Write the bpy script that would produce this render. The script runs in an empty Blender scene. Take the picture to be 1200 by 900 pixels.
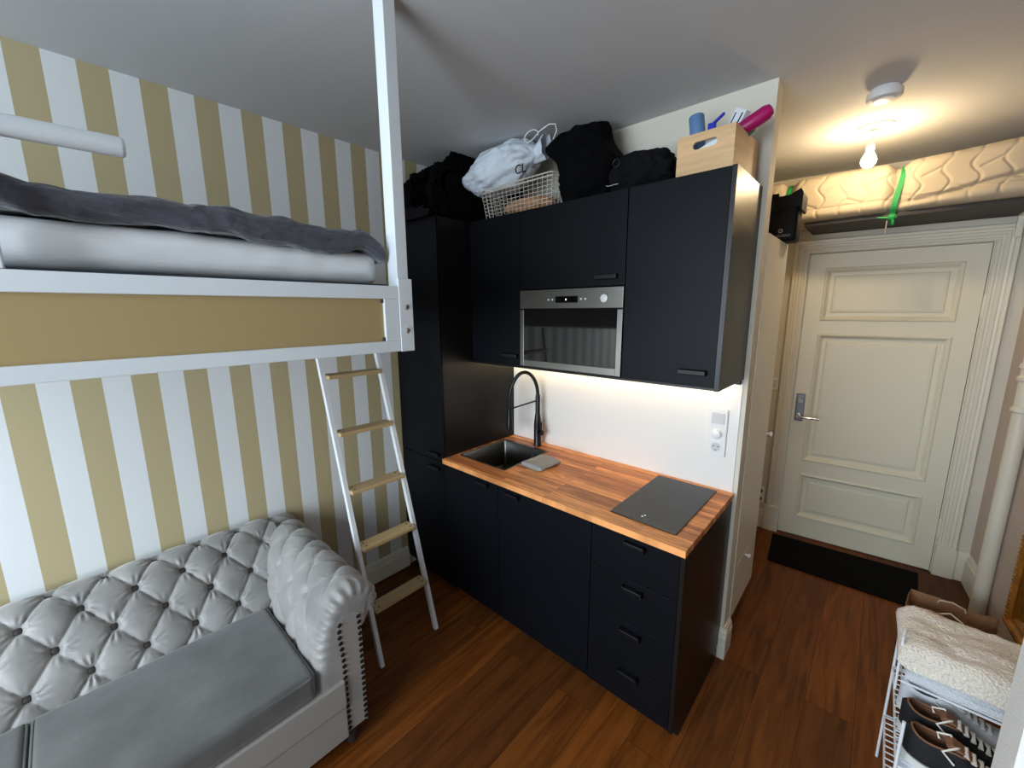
import bpy, bmesh, math, random
from mathutils import Vector, Matrix, noise
random.seed(4)
PI=math.pi
S=bpy.context.scene
COL=S.collection
# ------------------------------------------------------------------ materials
def srgb(r,g,b):
    f=lambda c:(c/255/12.92) if c/255<=.04045 else ((c/255+.055)/1.055)**2.4
    return (f(r),f(g),f(b),1)
def mat(name,col,rough=.5,metal=0,spec=.5,bump=None,var=None,emit=None,sheen=0,coat=0,alpha=None,trans=0):
    """bump=(scale,strength,dist,stretch) noise bump; var=(scale,amount,stretch) colour variation"""
    m=bpy.data.materials.new(name); m.use_nodes=True; N=m.node_tree.nodes; L=m.node_tree.links
    b=N['Principled BSDF']; b.inputs['Base Color'].default_value=col
    b.inputs['Roughness'].default_value=rough; b.inputs['Metallic'].default_value=metal
    b.inputs['Specular IOR Level'].default_value=spec
    b.inputs['Sheen Weight'].default_value=sheen; b.inputs['Coat Weight'].default_value=coat
    b.inputs['Transmission Weight'].default_value=trans
    tc=N.new('ShaderNodeTexCoord')
    def nz(scale,stretch,detail=5):
        mp=N.new('ShaderNodeMapping'); mp.inputs['Scale'].default_value=stretch
        L.new(tc.outputs['Object'],mp.inputs[0])
        n=N.new('ShaderNodeTexNoise'); n.inputs['Scale'].default_value=scale; n.inputs['Detail'].default_value=detail
        L.new(mp.outputs[0],n.inputs['Vector']); return n
    if bump:
        n=nz(bump[0],bump[3] if len(bump)>3 else (1,1,1))
        bp=N.new('ShaderNodeBump'); bp.inputs['Strength'].default_value=bump[1]; bp.inputs['Distance'].default_value=bump[2]
        L.new(n.outputs['Fac'],bp.inputs['Height']); L.new(bp.outputs[0],b.inputs['Normal'])
    if var:
        n=nz(var[0],var[2] if len(var)>2 else (1,1,1),6)
        r=N.new('ShaderNodeValToRGB'); r.color_ramp.elements[0].position=.3; r.color_ramp.elements[1].position=.7
        a=var[1]; r.color_ramp.elements[0].color=[c*(1-a) for c in col[:3]]+[1]; r.color_ramp.elements[1].color=[min(1,c*(1+a)) for c in col[:3]]+[1]
        L.new(n.outputs['Fac'],r.inputs[0]); L.new(r.outputs[0],b.inputs['Base Color'])
    if emit:
        b.inputs['Emission Color'].default_value=emit[0]; b.inputs['Emission Strength'].default_value=emit[1]
    return m
M={}
M['ceiling']=mat('ceiling_paint',srgb(196,196,196),.85,bump=(60,.15,.002))
M['wall']=mat('cream_wall_paint',srgb(212,206,192),.75,bump=(90,.25,.002))
M['plaster']=mat('rough_white_plaster',srgb(228,225,220),.85,bump=(160,.5,.003))
M['warmlit_wall']=mat('warm_lit_cream_paint',srgb(200,182,170),.8,bump=(90,.3,.002))  # cream paint, pinkish cast of the warm light put into the base colour
M['trim']=mat('white_gloss_trim',srgb(222,217,202),.4,bump=(25,.12,.003))
M['door']=mat('cream_gloss_door',srgb(222,218,198),.38,bump=(14,.15,.003))
M['splash']=mat('white_glass_backsplash',srgb(232,228,222),.3)
M['black_wood']=mat('black_stained_oak',srgb(10,12,17),.46,spec=.12,bump=(9,.22,.0016,(1.2,1.2,26)),var=(7,.25,(1.5,1.5,30)))
M['black_side']=mat('black_laminate_side',srgb(17,15,14),.36,spec=.3,bump=(9,.2,.001,(1,1,20)))
M['black_metal']=mat('matt_black_metal',srgb(8,8,9),.35,spec=.35)
M['handle']=mat('dark_grey_handle',srgb(13,14,18),.45,spec=.3)
M['steel']=mat('brushed_steel',(.21,.205,.185,1),.36,metal=1,bump=(40,.15,.0005,(1,1,30)))
M['sinksteel']=mat('sink_steel',(.17,.165,.155,1),.3,metal=1)
M['chrome']=mat('chrome',(.7,.7,.7,1),.18,metal=1)
M['gunmetal']=mat('door_plate_grey',srgb(120,122,128),.35,metal=.8)
M['blackglass']=mat('black_glass',srgb(6,6,8),.06,spec=.6,coat=.3)
M['hobglass']=mat('hob_glass',srgb(26,25,23),.22,spec=.4)
M['hobmark']=mat('hob_marking',srgb(105,103,98),.5)
M['display']=mat('display_black',srgb(3,3,4),.15)
M['led_digit']=mat('lit_digit',srgb(230,235,240),.5,emit=((.9,.95,1,1),1.2))
M['white_plastic']=mat('white_plastic',srgb(232,230,228),.3)
M['grey_plastic']=mat('pale_grey_plastic',srgb(205,202,200),.35)
M['slot']=mat('dark_slot',srgb(50,48,50),.6)
M['white_metal']=mat('white_powder_coat',srgb(222,226,230),.38)
M['bedwhite']=mat('white_bed_paint',srgb(214,220,224),.42,bump=(80,.12,.0015))
M['gold']=mat('gold_paint',srgb(164,142,98),.5,bump=(110,.15,.001))
M['sheet']=mat('white_bed_sheet',srgb(226,228,230),.85,bump=(10,.3,.01,(1,.4,3)))
M['duvet']=mat('charcoal_duvet_cotton',srgb(66,66,74),.9,bump=(7,.9,.03,(3,1.2,3)),sheen=.3)
M['slatbase']=mat('dark_slat_base',srgb(42,50,60),.7)
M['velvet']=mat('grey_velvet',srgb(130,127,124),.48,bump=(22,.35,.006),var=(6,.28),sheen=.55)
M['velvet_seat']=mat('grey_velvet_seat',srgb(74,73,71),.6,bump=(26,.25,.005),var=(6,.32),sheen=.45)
M['velvet_panel']=mat('pale_grey_velvet_panel',srgb(138,134,128),.6,bump=(200,.3,.001),sheen=.3)
M['button']=mat('dark_velvet_button',srgb(44,38,38),.6)
M['nail']=mat('bronze_nailhead',srgb(46,38,34),.35,metal=.7)
M['pine']=mat('pale_pine',srgb(184,158,114),.5,bump=(6,.2,.001,(8,1,8)),var=(5,.12,(14,1,14)))
M['crate']=mat('pine_crate_wood',srgb(206,168,122),.55,var=(4,.16,(1.2,1.2,13)))
M['mattress']=mat('quilted_mattress_ticking',srgb(166,154,134),.8,bump=(220,.2,.001))
M['green']=mat('green_webbing',srgb(10,128,60),.6,bump=(300,.3,.001))
M['board']=mat('dark_brown_board',srgb(38,30,28),.6,var=(5,.2,(1,12,12)))
M['blackcloth']=mat('black_fabric',srgb(5,5,6),.95,spec=.1,bump=(14,.6,.02))
M['darkcloth']=mat('faded_black_denim',srgb(15,15,18),.95,spec=.15,bump=(14,.6,.02),var=(9,.4))
M['whitebag']=mat('white_drawstring_fabric',srgb(214,222,232),.7,bump=(7,.5,.02))
M['print']=mat('black_print',srgb(20,22,28),.7)
M['cream_wire']=mat('cream_wire',srgb(205,196,182),.45)
M['inwood']=mat('light_wood_piece',srgb(188,140,100),.6)
M['blue']=mat('blue_grey_plastic',srgb(92,128,168),.45)
M['deepblue']=mat('deep_blue_plastic',srgb(26,40,170),.35)
M['magenta']=mat('magenta_plastic',srgb(160,6,88),.35)
M['greenplastic']=mat('dark_green_plastic',srgb(50,100,84),.4)
M['carton']=mat('white_carton',srgb(216,220,226),.55)
M['mat']=mat('black_rubber_mat',srgb(12,11,10),.95,spec=.1,bump=(260,.8,.003))
M['oldgold']=mat('antique_gold_leaf',srgb(170,112,42),.38,metal=.75,bump=(70,.5,.003),var=(16,.35))
M['mirror']=mat('mirror_glass',(.85,.86,.86,1),.02,metal=1)
M['towel']=mat('cream_terry',srgb(246,236,222),.95,bump=(130,1,.012),sheen=.3)
M['towelgrey']=mat('white_terry',srgb(222,226,232),.95,bump=(240,1,.006),sheen=.3)
M['shoeblack']=mat('black_canvas',srgb(16,16,20),.8,bump=(300,.3,.001))
M['shoewhite']=mat('off_white_leather',srgb(206,208,214),.55,bump=(30,.3,.004))
M['lining']=mat('brown_lining',srgb(128,88,64),.8)
M['insole']=mat('tan_insole',srgb(146,116,98),.8)
M['rubber']=mat('white_rubber_sole',srgb(214,214,210),.5)
M['lace']=mat('white_lace',srgb(226,220,210),.8)
M['kraft']=mat('kraft_paper',srgb(156,112,76),.8,bump=(12,.4,.01))
M['tissue']=mat('pale_paper',srgb(214,196,172),.8)
M['darkinside']=mat('dark_brown_inside',srgb(52,34,28),.9)
M['sponge']=mat('grey_dishcloth',srgb(140,142,142),.9,bump=(200,.5,.002))
M['outergrey']=mat('dark_bag_vinyl',srgb(7,5,5),.6,spec=.15)
M['logo']=mat('grey_logo_print',srgb(130,126,122),.5)
M['clear']=mat('clear_plastic',srgb(235,225,200),.15,trans=.85)
M['smoked']=mat('grey_white_plastic',srgb(206,206,208),.5)
M['bulbglass']=mat('lit_bulb_glass',(1,.8,.5,1),.3,emit=((1,.74,.42,1),285))
M['ledstrip']=mat('lit_led_tape',(1,.9,.7,1),.3,emit=((1,.75,.44,1),95))
M['poster']=mat('room_wall_paint',srgb(188,184,180),.8)

def stripes():
    m=mat('gold_and_white_striped_wallpaper',(1,1,1,1),.62,bump=(420,.35,.001)); N=m.node_tree.nodes; L=m.node_tree.links
    tc=N.new('ShaderNodeTexCoord'); sx=N.new('ShaderNodeSeparateXYZ'); L.new(tc.outputs['Object'],sx.inputs[0])
    a=N.new('ShaderNodeMath'); a.operation='ADD'; a.inputs[1].default_value=2.0606+17.3025
    L.new(sx.outputs['Y'],a.inputs[0])
    f=N.new('ShaderNodeMath'); f.operation='MODULO'; f.inputs[1].default_value=.173025; L.new(a.outputs[0],f.inputs[0])
    g=N.new('ShaderNodeMath'); g.operation='LESS_THAN'; g.inputs[1].default_value=.0865; L.new(f.outputs[0],g.inputs[0])
    mx=N.new('ShaderNodeMix'); mx.data_type='RGBA'; mx.inputs[6].default_value=srgb(218,220,220); mx.inputs[7].default_value=srgb(176,162,124)
    L.new(g.outputs[0],mx.inputs[0]); L.new(mx.outputs[2],N['Principled BSDF'].inputs['Base Color']); return m
M['stripes']=stripes()
def planks(name,pw,pl,c1,c2,rough,grain,swap=True,off=0,mortar=.0012,bump=.3):
    m=mat(name,c1,rough,spec=.22); N=m.node_tree.nodes; L=m.node_tree.links; b=N['Principled BSDF']
    tc=N.new('ShaderNodeTexCoord'); sx=N.new('ShaderNodeSeparateXYZ'); cb=N.new('ShaderNodeCombineXYZ')
    L.new(tc.outputs['Object'],sx.inputs[0])
    o=N.new('ShaderNodeMath'); o.operation='ADD'; o.inputs[1].default_value=off
    if swap: L.new(sx.outputs['Y'],cb.inputs[0]); L.new(sx.outputs['X'],o.inputs[0])
    else: L.new(sx.outputs['X'],cb.inputs[0]); L.new(sx.outputs['Y'],o.inputs[0])
    L.new(o.outputs[0],cb.inputs[1])
    br=N.new('ShaderNodeTexBrick'); br.inputs['Scale'].default_value=1; br.inputs['Brick Width'].default_value=pl; br.inputs['Row Height'].default_value=pw
    br.inputs['Mortar Size'].default_value=mortar; br.inputs['Mortar Smooth'].default_value=.1; br.inputs['Bias'].default_value=0
    br.offset=.37; br.inputs['Color1'].default_value=c1; br.inputs['Color2'].default_value=c2; br.inputs['Mortar'].default_value=[c*.25 for c in c1[:3]]+[1]
    L.new(cb.outputs[0],br.inputs['Vector'])
    # grain running along the plank, offset per board
    mp=N.new('ShaderNodeMapping'); mp.inputs['Scale'].default_value=(grain[0],grain[1],1); L.new(cb.outputs[0],mp.inputs[0])
    ad=N.new('ShaderNodeVectorMath'); ad.operation='ADD'; L.new(mp.outputs[0],ad.inputs[0])
    sc=N.new('ShaderNodeVectorMath'); sc.operation='SCALE'; sc.inputs['Scale'].default_value=90; L.new(br.outputs['Color'],sc.inputs[0]); L.new(sc.outputs[0],ad.inputs[1])
    n=N.new('ShaderNodeTexNoise'); n.inputs['Scale'].default_value=1; n.inputs['Detail'].default_value=8; n.inputs['Distortion'].default_value=1.1; L.new(ad.outputs[0],n.inputs['Vector'])
    r=N.new('ShaderNodeValToRGB'); r.color_ramp.elements[0].position=.32; r.color_ramp.elements[1].position=.62
    r.color_ramp.elements[0].color=(.55,.50,.46,1); r.color_ramp.elements[1].color=(1.12,1.12,1.12,1); L.new(n.outputs['Fac'],r.inputs[0])
    mx=N.new('ShaderNodeMix'); mx.data_type='RGBA'; mx.blend_type='MULTIPLY'; mx.inputs[0].default_value=1
    L.new(br.outputs['Color'],mx.inputs[6]); L.new(r.outputs[0],mx.inputs[7]); L.new(mx.outputs[2],b.inputs['Base Color'])
    bp=N.new('ShaderNodeBump'); bp.inputs['Strength'].default_value=bump; bp.inputs['Distance'].default_value=.002
    L.new(n.outputs['Fac'],bp.inputs['Height']); L.new(bp.outputs[0],b.inputs['Normal'])
    return m
M['floor']=planks('oak_plank_floor',.1745,1.9,srgb(124,68,22),srgb(84,46,17),.5,(2.2,26),off=.1435)
M['worktop']=planks('walnut_butcher_block',.03,.75,srgb(236,162,100),srgb(158,94,56),.42,(5,60),swap=False,off=.02,mortar=.0003,bump=.1)

# ------------------------------------------------------------------ mesh helpers
class MB:
    def __init__(s): s.b=bmesh.new()
    def box(s,x0,x1,y0,y1,z0,z1,bev=0,seg=2,rot=None,loc=None):
        r=bmesh.ops.create_cube(s.b,size=1); v=r['verts']
        for a in v: a.co=Vector(((x0+x1)/2+a.co.x*(x1-x0),(y0+y1)/2+a.co.y*(y1-y0),(z0+z1)/2+a.co.z*(z1-z0)))
        if bev:
            e={e for a in v for e in a.link_edges}
            q=bmesh.ops.bevel(s.b,geom=list(e)+v,offset=bev,segments=seg,affect='EDGES',profile=.5); v=list({a for f in q['faces'] for a in f.verts}|{a for a in v if a.is_valid})
        if rot is not None:
            c=Vector(((x0+x1)/2,(y0+y1)/2,(z0+z1)/2)) if loc is None else Vector(loc)
            bmesh.ops.rotate(s.b,cent=c,matrix=rot,verts=v)
        return s
    def tube(s,pts,r,seg=10,closed=False,cap=True):
        pts=[Vector(p) for p in pts]; n=len(pts); rs=r if isinstance(r,(list,tuple)) else [r]*n
        rings=[]; up=None
        for i,p in enumerate(pts):
            if closed: t=(pts[(i+1)%n]-pts[i-1])
            else: t=pts[min(i+1,n-1)]-pts[max(i-1,0)]
            if t.length<1e-9: t=Vector((0,0,1))
            t.normalize()
            if up is None:
                up=Vector((0,0,1)) if abs(t.z)<.9 else Vector((1,0,0))
            a=up-t*up.dot(t)
            if a.length<1e-6: a=Vector((1,0,0))-t*t.x
            a.normalize(); up=a; c=t.cross(a)
            rings.append([s.b.verts.new(p+(a*math.cos(k*2*PI/seg)+c*math.sin(k*2*PI/seg))*rs[i]) for k in range(seg)])
        m=n if closed else n-1
        for i in range(m):
            A,B=rings[i],rings[(i+1)%n]
            for k in range(seg): s.b.faces.new((A[k],A[(k+1)%seg],B[(k+1)%seg],B[k]))
        if cap and not closed:
            s.b.faces.new(rings[0][::-1]); s.b.faces.new(rings[-1])
        return s
    def lathe(s,prof,c=(0,0,0),axis='z',seg=28):
        rings=[]
        for r,h in prof:
            ring=[]
            for k in range(seg):
                a=2*PI*k/seg; x,y=math.cos(a)*r,math.sin(a)*r
                p={'z':(x,y,h),'y':(x,h,y),'x':(h,x,y)}[axis]
                ring.append(s.b.verts.new(Vector(c)+Vector(p)))
            rings.append(ring)
        for A,B in zip(rings,rings[1:]):
            for k in range(seg): s.b.faces.new((A[k],A[(k+1)%seg],B[(k+1)%seg],B[k]))
        s.b.faces.new(rings[0][::-1]); s.b.faces.new(rings[-1]); return s
    def grid(s,fn,nu,nv,closeu=False,closev=False):
        V=[[s.b.verts.new(fn(i/(nu if closeu else nu-1),j/(nv if closev else nv-1))) for j in range(nv)] for i in range(nu)]
        for i in range(nu if closeu else nu-1):
            for j in range(nv if closev else nv-1):
                s.b.faces.new((V[i][j],V[(i+1)%nu][j],V[(i+1)%nu][(j+1)%nv],V[i][(j+1)%nv]))
        s.V=V; return s
    def prism(s,poly,ext,axis='y'):
        """poly = 2-D outline, ext=(a,b) along axis"""
        def P(u,v,w): return {'y':(u,w,v),'x':(w,u,v),'z':(u,v,w)}[axis]
        A=[s.b.verts.new(P(u,v,ext[0])) for u,v in poly]; B=[s.b.verts.new(P(u,v,ext[1])) for u,v in poly]
        n=len(poly)
        for i in range(n): s.b.faces.new((A[i],A[(i+1)%n],B[(i+1)%n],B[i]))
        s.b.faces.new(A[::-1]); s.b.faces.new(B); return s
    def build(s,name,m,parent=None,smooth=False,angle=40,loc=None,label=None,mod=None):
        bmesh.ops.recalc_face_normals(s.b,faces=s.b.faces[:])
        me=bpy.data.meshes.new(name); s.b.to_mesh(me); s.b.free()
        me.materials.append(m if not isinstance(m,str) else M[m])
        if smooth:
            for p in me.polygons: p.use_smooth=True
            me.set_sharp_from_angle(angle=math.radians(angle)) if hasattr(me,'set_sharp_from_angle') else None
        o=bpy.data.objects.new(name,me); COL.objects.link(o)
        if parent: o.parent=parent
        if loc: o.location=loc
        if label: o['label']=label
        return o
def tag(o,label,cat,group=None,kind=None):
    if label: o['label']=label
    if cat: o['category']=cat
    if group: o['group']=group
    if kind: o['kind']=kind
    return o
def thing(name,label,cat,loc=(0,0,0),rot=(0,0,0),group=None,kind=None):
    o=bpy.data.objects.new(name,None); COL.objects.link(o); o.location=loc; o.rotation_euler=rot
    return tag(o,label,cat,group,kind)
def struct(mb,name,m,label=None,cat=None,**k):
    o=mb.build(name,m,**k); o['kind']='structure'
    if label: o['label']=label
    if cat: o['category']=cat
    return o
def box(*a,**k): return MB().box(*a,**k)
def text(name,body,size,m,parent,loc,rot,ext=.0004,align='CENTER'):
    c=bpy.data.curves.new(name,'FONT'); c.body=body; c.size=size; c.extrude=ext; c.align_x=align; c.align_y='CENTER'
    c.materials.append(M[m]); tmp=bpy.data.objects.new(name+'_curve',c); COL.objects.link(tmp)
    me=bpy.data.meshes.new_from_object(tmp.evaluated_get(bpy.context.evaluated_depsgraph_get())); bpy.data.objects.remove(tmp)
    me.name=name; o=bpy.data.objects.new(name,me); COL.objects.link(o); o.parent=parent; o.location=loc; o.rotation_euler=rot
    return o
def sm(a,b,x):
    t=max(0,min(1,(x-a)/(b-a))); return t*t*(3-2*t)
def nz(x,y,z=0): return noise.noise(Vector((x,y,z)))

# ------------------------------------------------------------------ key dimensions (metres, floor z=0)
WX=-.4436; CEIL=2.6665; XC=1.422; ZW=.8955; ZB=1.4577; ZT=2.2604
YD=1.607; XD=1.403; AD=.0881
def doorpt(u,v,z): return Vector((XD+u*math.cos(AD)-v*math.sin(AD),YD+u*math.sin(AD)+v*math.cos(AD),z))
def rwx(y): return 2.43+.09*(1.70-y)     # slanting right wall of the hall

# ------------------------------------------------------------------ room shell
struct(box(-.56,3.4,-4.01,2.0,-.05,0),'floor','floor','brown oak plank floor running towards the door','floor')
struct(box(-.56,3.4,-4.01,2.0,CEIL,CEIL+.05),'ceiling','ceiling','white painted ceiling over room and hall','ceiling')
struct(box(WX-.1,WX,-3.9,.0,0,CEIL),'wall_left','stripes','wall papered in wide gold and white vertical stripes','wall')
struct(box(WX-.1,XC,0,.09,0,CEIL),'wall_kitchen','wall','pale wall behind the black kitchen units','wall')
struct(box(.95,1.0,.09,1.62,0,CEIL),'wall_hall_left','wall')
# far wall with the door opening (in the door's slightly turned frame)
fw=MB(); H=2.137
fw.box(-.55,-.004,.0,.15,0,CEIL); fw.box(.869,1.04,0,.15,0,CEIL); fw.box(-.004,.869,0,.15,H+.004,CEIL)
struct(fw,'wall_back','wall','cream wall around the entrance door','wall').matrix_world=Matrix.Translation((XD,YD,0))@Matrix.Rotation(AD,4,'Z')
# hall right wall
rw=MB()
poly=[(rwx(1.74),1.74),(rwx(-.95),-.95),(rwx(-.95)+.1,-.95),(rwx(1.74)+.1,1.74)]
rw.prism(poly,(0,CEIL),'z'); struct(rw,'wall_hall_right','warmlit_wall','cream wall coloured as in warm light, on the right of the hall','wall')
struct(box(2.102,3.3,-1.05,-.95,0,CEIL),'wall_partition','plaster','end of a rough white plastered wall beside the shoe rack','wall')
struct(box(3.3,3.4,-3.9,-.95,0,CEIL),'wall_right','poster')
FY0=-3.9; wx0,wx1,wz0,wz1=-.30,1.95,.75,2.52; wxm=(wx0+wx1)/2
bw=MB(); bw.box(WX-.1,wx0,FY0-.1,FY0,0,CEIL); bw.box(wx1,3.4,FY0-.1,FY0,0,CEIL); bw.box(wx0,wx1,FY0-.1,FY0,0,wz0); bw.box(wx0,wx1,FY0-.1,FY0,wz1,CEIL)
struct(bw,'wall_front','poster')
wf=MB()
for a in ((wx0,wx0+.05,wz0,wz1),(wx1-.05,wx1,wz0,wz1),(wxm-.02,wxm+.02,wz0,wz1),(wx0+.05,wxm-.02,wz0,wz0+.05),(wxm+.02,wx1-.05,wz0,wz0+.05),(wx0+.05,wxm-.02,wz1-.05,wz1),(wxm+.02,wx1-.05,wz1-.05,wz1)): wf.box(a[0],a[1],FY0-.08,FY0-.02,a[2],a[3])
struct(wf,'window_1','trim')

# baseboards: tall moulded profile
def baseboard(p0,p1,n,name,h=.165,t=.016):
    """p0,p1 floor points, n = unit vector out of the wall"""
    prof=[(0,0),(t+.002,0),(t+.002,h-.045),(t-.002,h-.040),(t,h-.034),(t-.002,h-.030),(t-.004,h-.016),(t-.009,h-.010),(t-.009,h-.004),(.004,h),(0,h)]
    mb=MB(); p0=Vector(p0);p1=Vector(p1);n=Vector(n)
    A=[mb.b.verts.new((p0.x+n.x*u,p0.y+n.y*u,z)) for u,z in prof]; B=[mb.b.verts.new((p1.x+n.x*u,p1.y+n.y*u,z)) for u,z in prof]
    k=len(prof)
    for i in range(k): mb.b.faces.new((A[i],A[(i+1)%k],B[(i+1)%k],B[i]))
    mb.b.faces.new(A[::-1]); mb.b.faces.new(B)
    return struct(mb,name,'trim','white moulded baseboard','baseboard')
o=baseboard((WX,-3.9),(WX,-.63),(1,0),'baseboard_left',.145); o['label']='white moulded baseboard under the striped wall'
o=baseboard((XC,0),(XC,.108),(1,0),'baseboard_kitchen_end'); o['label']='short white baseboard at the end of the kitchen wall'
o=baseboard((XC-.02,0),(XC+.018,0),(0,-1),'baseboard_kitchen_front'); o['label']='small front face of the baseboard beside the drawers'
c,s_=math.cos(AD),math.sin(AD)
a=doorpt(-.40,0,0); b=doorpt(-.10,0,0); o=baseboard((a.x,a.y),(b.x,b.y),(s_,-c),'baseboard_back_left',.15); o['label']='white baseboard left of the entrance door'
a=doorpt(.972,0,0); b=doorpt(1.03,0,0); o=baseboard((a.x,a.y),(b.x,b.y),(s_,-c),'baseboard_back_right',.2,.02); o['label']='white baseboard right of the entrance door'
o=baseboard((rwx(1.67),1.67),(rwx(1.40),1.40),(-1,-.09),'baseboard_hall_right',.2,.016); o['label']='white baseboard on the cream hall wall beside the door'

# entrance door -------------------------------------------------
door=thing('door_1','cream panelled entrance door with lever handle','door',(XD,YD,0),(0,0,AD),kind='structure')
W_,H_=.865,2.137
panels=[(.095,.772,1.674,2.038),(.095,.772,.62,1.584),(.095,.772,.16,.519)]
leaf=MB()
# stiles and rails
y0,y1=.0,.045; zb=.008
leaf.box(0,.095,y0,y1,zb,H_); leaf.box(.772,W_,y0,y1,zb,H_)
zs=[zb,.16,.519,.62,1.584,1.674,2.038,H_]
for i in range(0,8,2): leaf.box(.095,.772,y0,y1,zs[i],zs[i+1])
leaf.build('door_leaf','door',door)
for (u0,u1,z0,z1) in panels:
    p=MB()
    def ring(ins,dep): return [(u0+ins,dep,z0+ins),(u1-ins,dep,z0+ins),(u1-ins,dep,z1-ins),(u0+ins,dep,z1-ins)]
    R_=[ring(0,.0),ring(.004,-.007),ring(.012,-.009),ring(.02,-.002),ring(.028,.012),ring(.034,.017),ring(.055,.017),ring(.062,.010),ring(.075,.008)]
    vs=[[p.b.verts.new(q) for q in r] for r in R_]
    for A,B in zip(vs,vs[1:]):
        for k in range(4): p.b.faces.new((A[k],A[(k+1)%4],B[(k+1)%4],B[k]))
    p.b.faces.new(vs[-1]); p.build('door_panel','door',door)
hp=MB().box(.018,.072,-.012,0,.925,1.135,bev=.006); plate=hp.build('handle_plate','gunmetal',door,label='grey metal lock plate')
MB().lathe([(.016,0),(.016,-.014),(.012,-.018)],(.045,-.012,1.085),'y',20).build('lock_cylinder','chrome',plate)
MB().box(.0415,.0485,-.042,-.028,1.068,1.102,bev=.003).build('thumb_turn','chrome',plate)
lv=MB().lathe([(.018,0),(.018,-.012),(.011,-.014),(.011,-.046)],(.045,-.012,.968),'y',20)
lv.tube([(.045,-.056,.968),(.07,-.062,.967),(.12,-.062,.966),(.172,-.060,.964)],.0095,12)
lv.build('lever_handle','chrome',door,smooth=True)
for z in (1.77,.325):
    MB().tube([(.873,-.006,z-.07),(.873,-.006,z-.06),(.873,-.006,z+.06),(.873,-.006,z+.07)],[.005,.008,.008,.005],10).build('hinge','trim',door,smooth=True)
# casing with fluted moulding
tr=thing('trim_1','cream moulded casing around the entrance door','trim',(XD,YD,0),(0,0,AD),kind='structure')
cas=[(0,0),(0,-.012),(.006,-.02),(.016,-.02),(.02,-.014),(.03,-.014),(.034,-.022),(.05,-.022),(.054,-.016),(.066,-.018),(.07,-.030),(.086,-.032),(.09,-.028),(.09,0)]
def casing_side(u_in,sgn,zt,name):
    mb=MB(); n=len(cas)
    A=[mb.b.verts.new((u_in+sgn*a,b,0)) for a,b in cas]; B=[mb.b.verts.new((u_in+sgn*a,b,zt+a)) for a,b in cas]
    for i in range(n): mb.b.faces.new((A[i],A[(i+1)%n],B[(i+1)%n],B[i]))
    mb.b.faces.new(A[::-1]); mb.b.faces.new(B); return mb.build(name,'trim',tr)
casing_side(-.006,-1,2.143,'side_casing'); casing_side(.875,1,2.143,'side_casing')
mb=MB(); n=len(cas)
A=[mb.b.verts.new((-.006-a,b,2.143+a)) for a,b in cas]; B=[mb.b.verts.new((.875+a,b,2.143+a)) for a,b in cas]
for i in range(n): mb.b.faces.new((A[i],A[(i+1)%n],B[(i+1)%n],B[i]))
mb.b.faces.new(A[::-1]); mb.b.faces.new(B); mb.build('head_casing','trim',tr)
mb=MB(); mb.box(-.108,-.004,-.034,0,0,.21,bev=.003); mb.box(.873,.972,-.034,0,0,.21,bev=.003); mb.build('plinth_block','trim',tr)

# white heating pipe on right wall
py=1.255; px=rwx(py)-.038
pp=MB().lathe([(.033,0),(.033,1.22),(.042,1.225),(.043,1.24),(.034,1.25),(.034,1.385),(.042,1.39),(.043,1.405),(.034,1.415),(.034,1.45),(.042,1.455),(.042,1.47),(.034,1.48),(.034,2.262)],(px,py,0),'z',32)
tag(pp.build('vertical_pipe','trim',smooth=True),'white vertical pipe with ringed collars in the hall corner by the door','pipe')

# ------------------------------------------------------------------ closet behind kitchen wall
cl=thing('hall_cabinet','tall cream built-in cabinet at the end of the kitchen wall','cabinet',(1.2,.33,0))
def at(par,mb,name,m,**k):
    """build a mesh given in world coordinates under a parent that only has a location"""
    bmesh.ops.translate(mb.b,verts=mb.b.verts[:],vec=-Vector(par.location)); return mb.build(name,m,par,**k)
at(cl,box(1.01,XC-.014,.092,.57,.13,2.085),'body','wall')
at(cl,box(1.01,XC-.06,.12,.54,0,.13),'plinth','wall')
at(cl,box(XC-.013,XC+.003,.10,.572,.452,2.09,bev=.001),'door','trim')
dd=at(cl,box(XC-.013,XC+.003,.10,.572,.15,.446,bev=.001),'door','trim')
kb=MB().lathe([(.006,0),(.005,.012),(.012,.018),(.012,.024),(.006,.027)],(XC+.003,.325,.42),'x',16)
bmesh.ops.translate(kb.b,verts=kb.b.verts[:],vec=-Vector(cl.location)); kb.build('knob','white_plastic',dd,smooth=True)
kb=MB().lathe([(.006,0),(.005,.014),(.013,.02),(.013,.028),(.006,.032)],(XC+.003,.535,1.07),'x',16)
at(cl,kb,'knob','white_plastic',smooth=True)
# switch + sockets left of entrance door
def dthing(name,label,cat,u,z): 
    p=doorpt(u,0,z); return thing(name,label,cat,p,(0,0,AD))
t=dthing('light_switch','small white light switch left of the entrance door','switch',-.145,1.19)
MB().box(-.04,.04,-.01,0,-.045,.045,bev=.003).build('cover_plate','white_plastic',t)
MB().box(-.028,.028,-.014,-.01,-.03,.03,bev=.002).build('rocker','grey_plastic',t)
t=dthing('double_socket','white double wall socket low beside the door casing','socket',-.15,.275)
MB().box(-.035,.035,-.012,0,-.07,.07,bev=.003).build('cover_plate','white_plastic',t)
for z in (-.033,.033):
    MB().lathe([(.021,0),(.021,-.002),(.018,-.0025),(.018,-.001)],(0,-.012,z),'y',20).build('socket_ring','slot',t)

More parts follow.
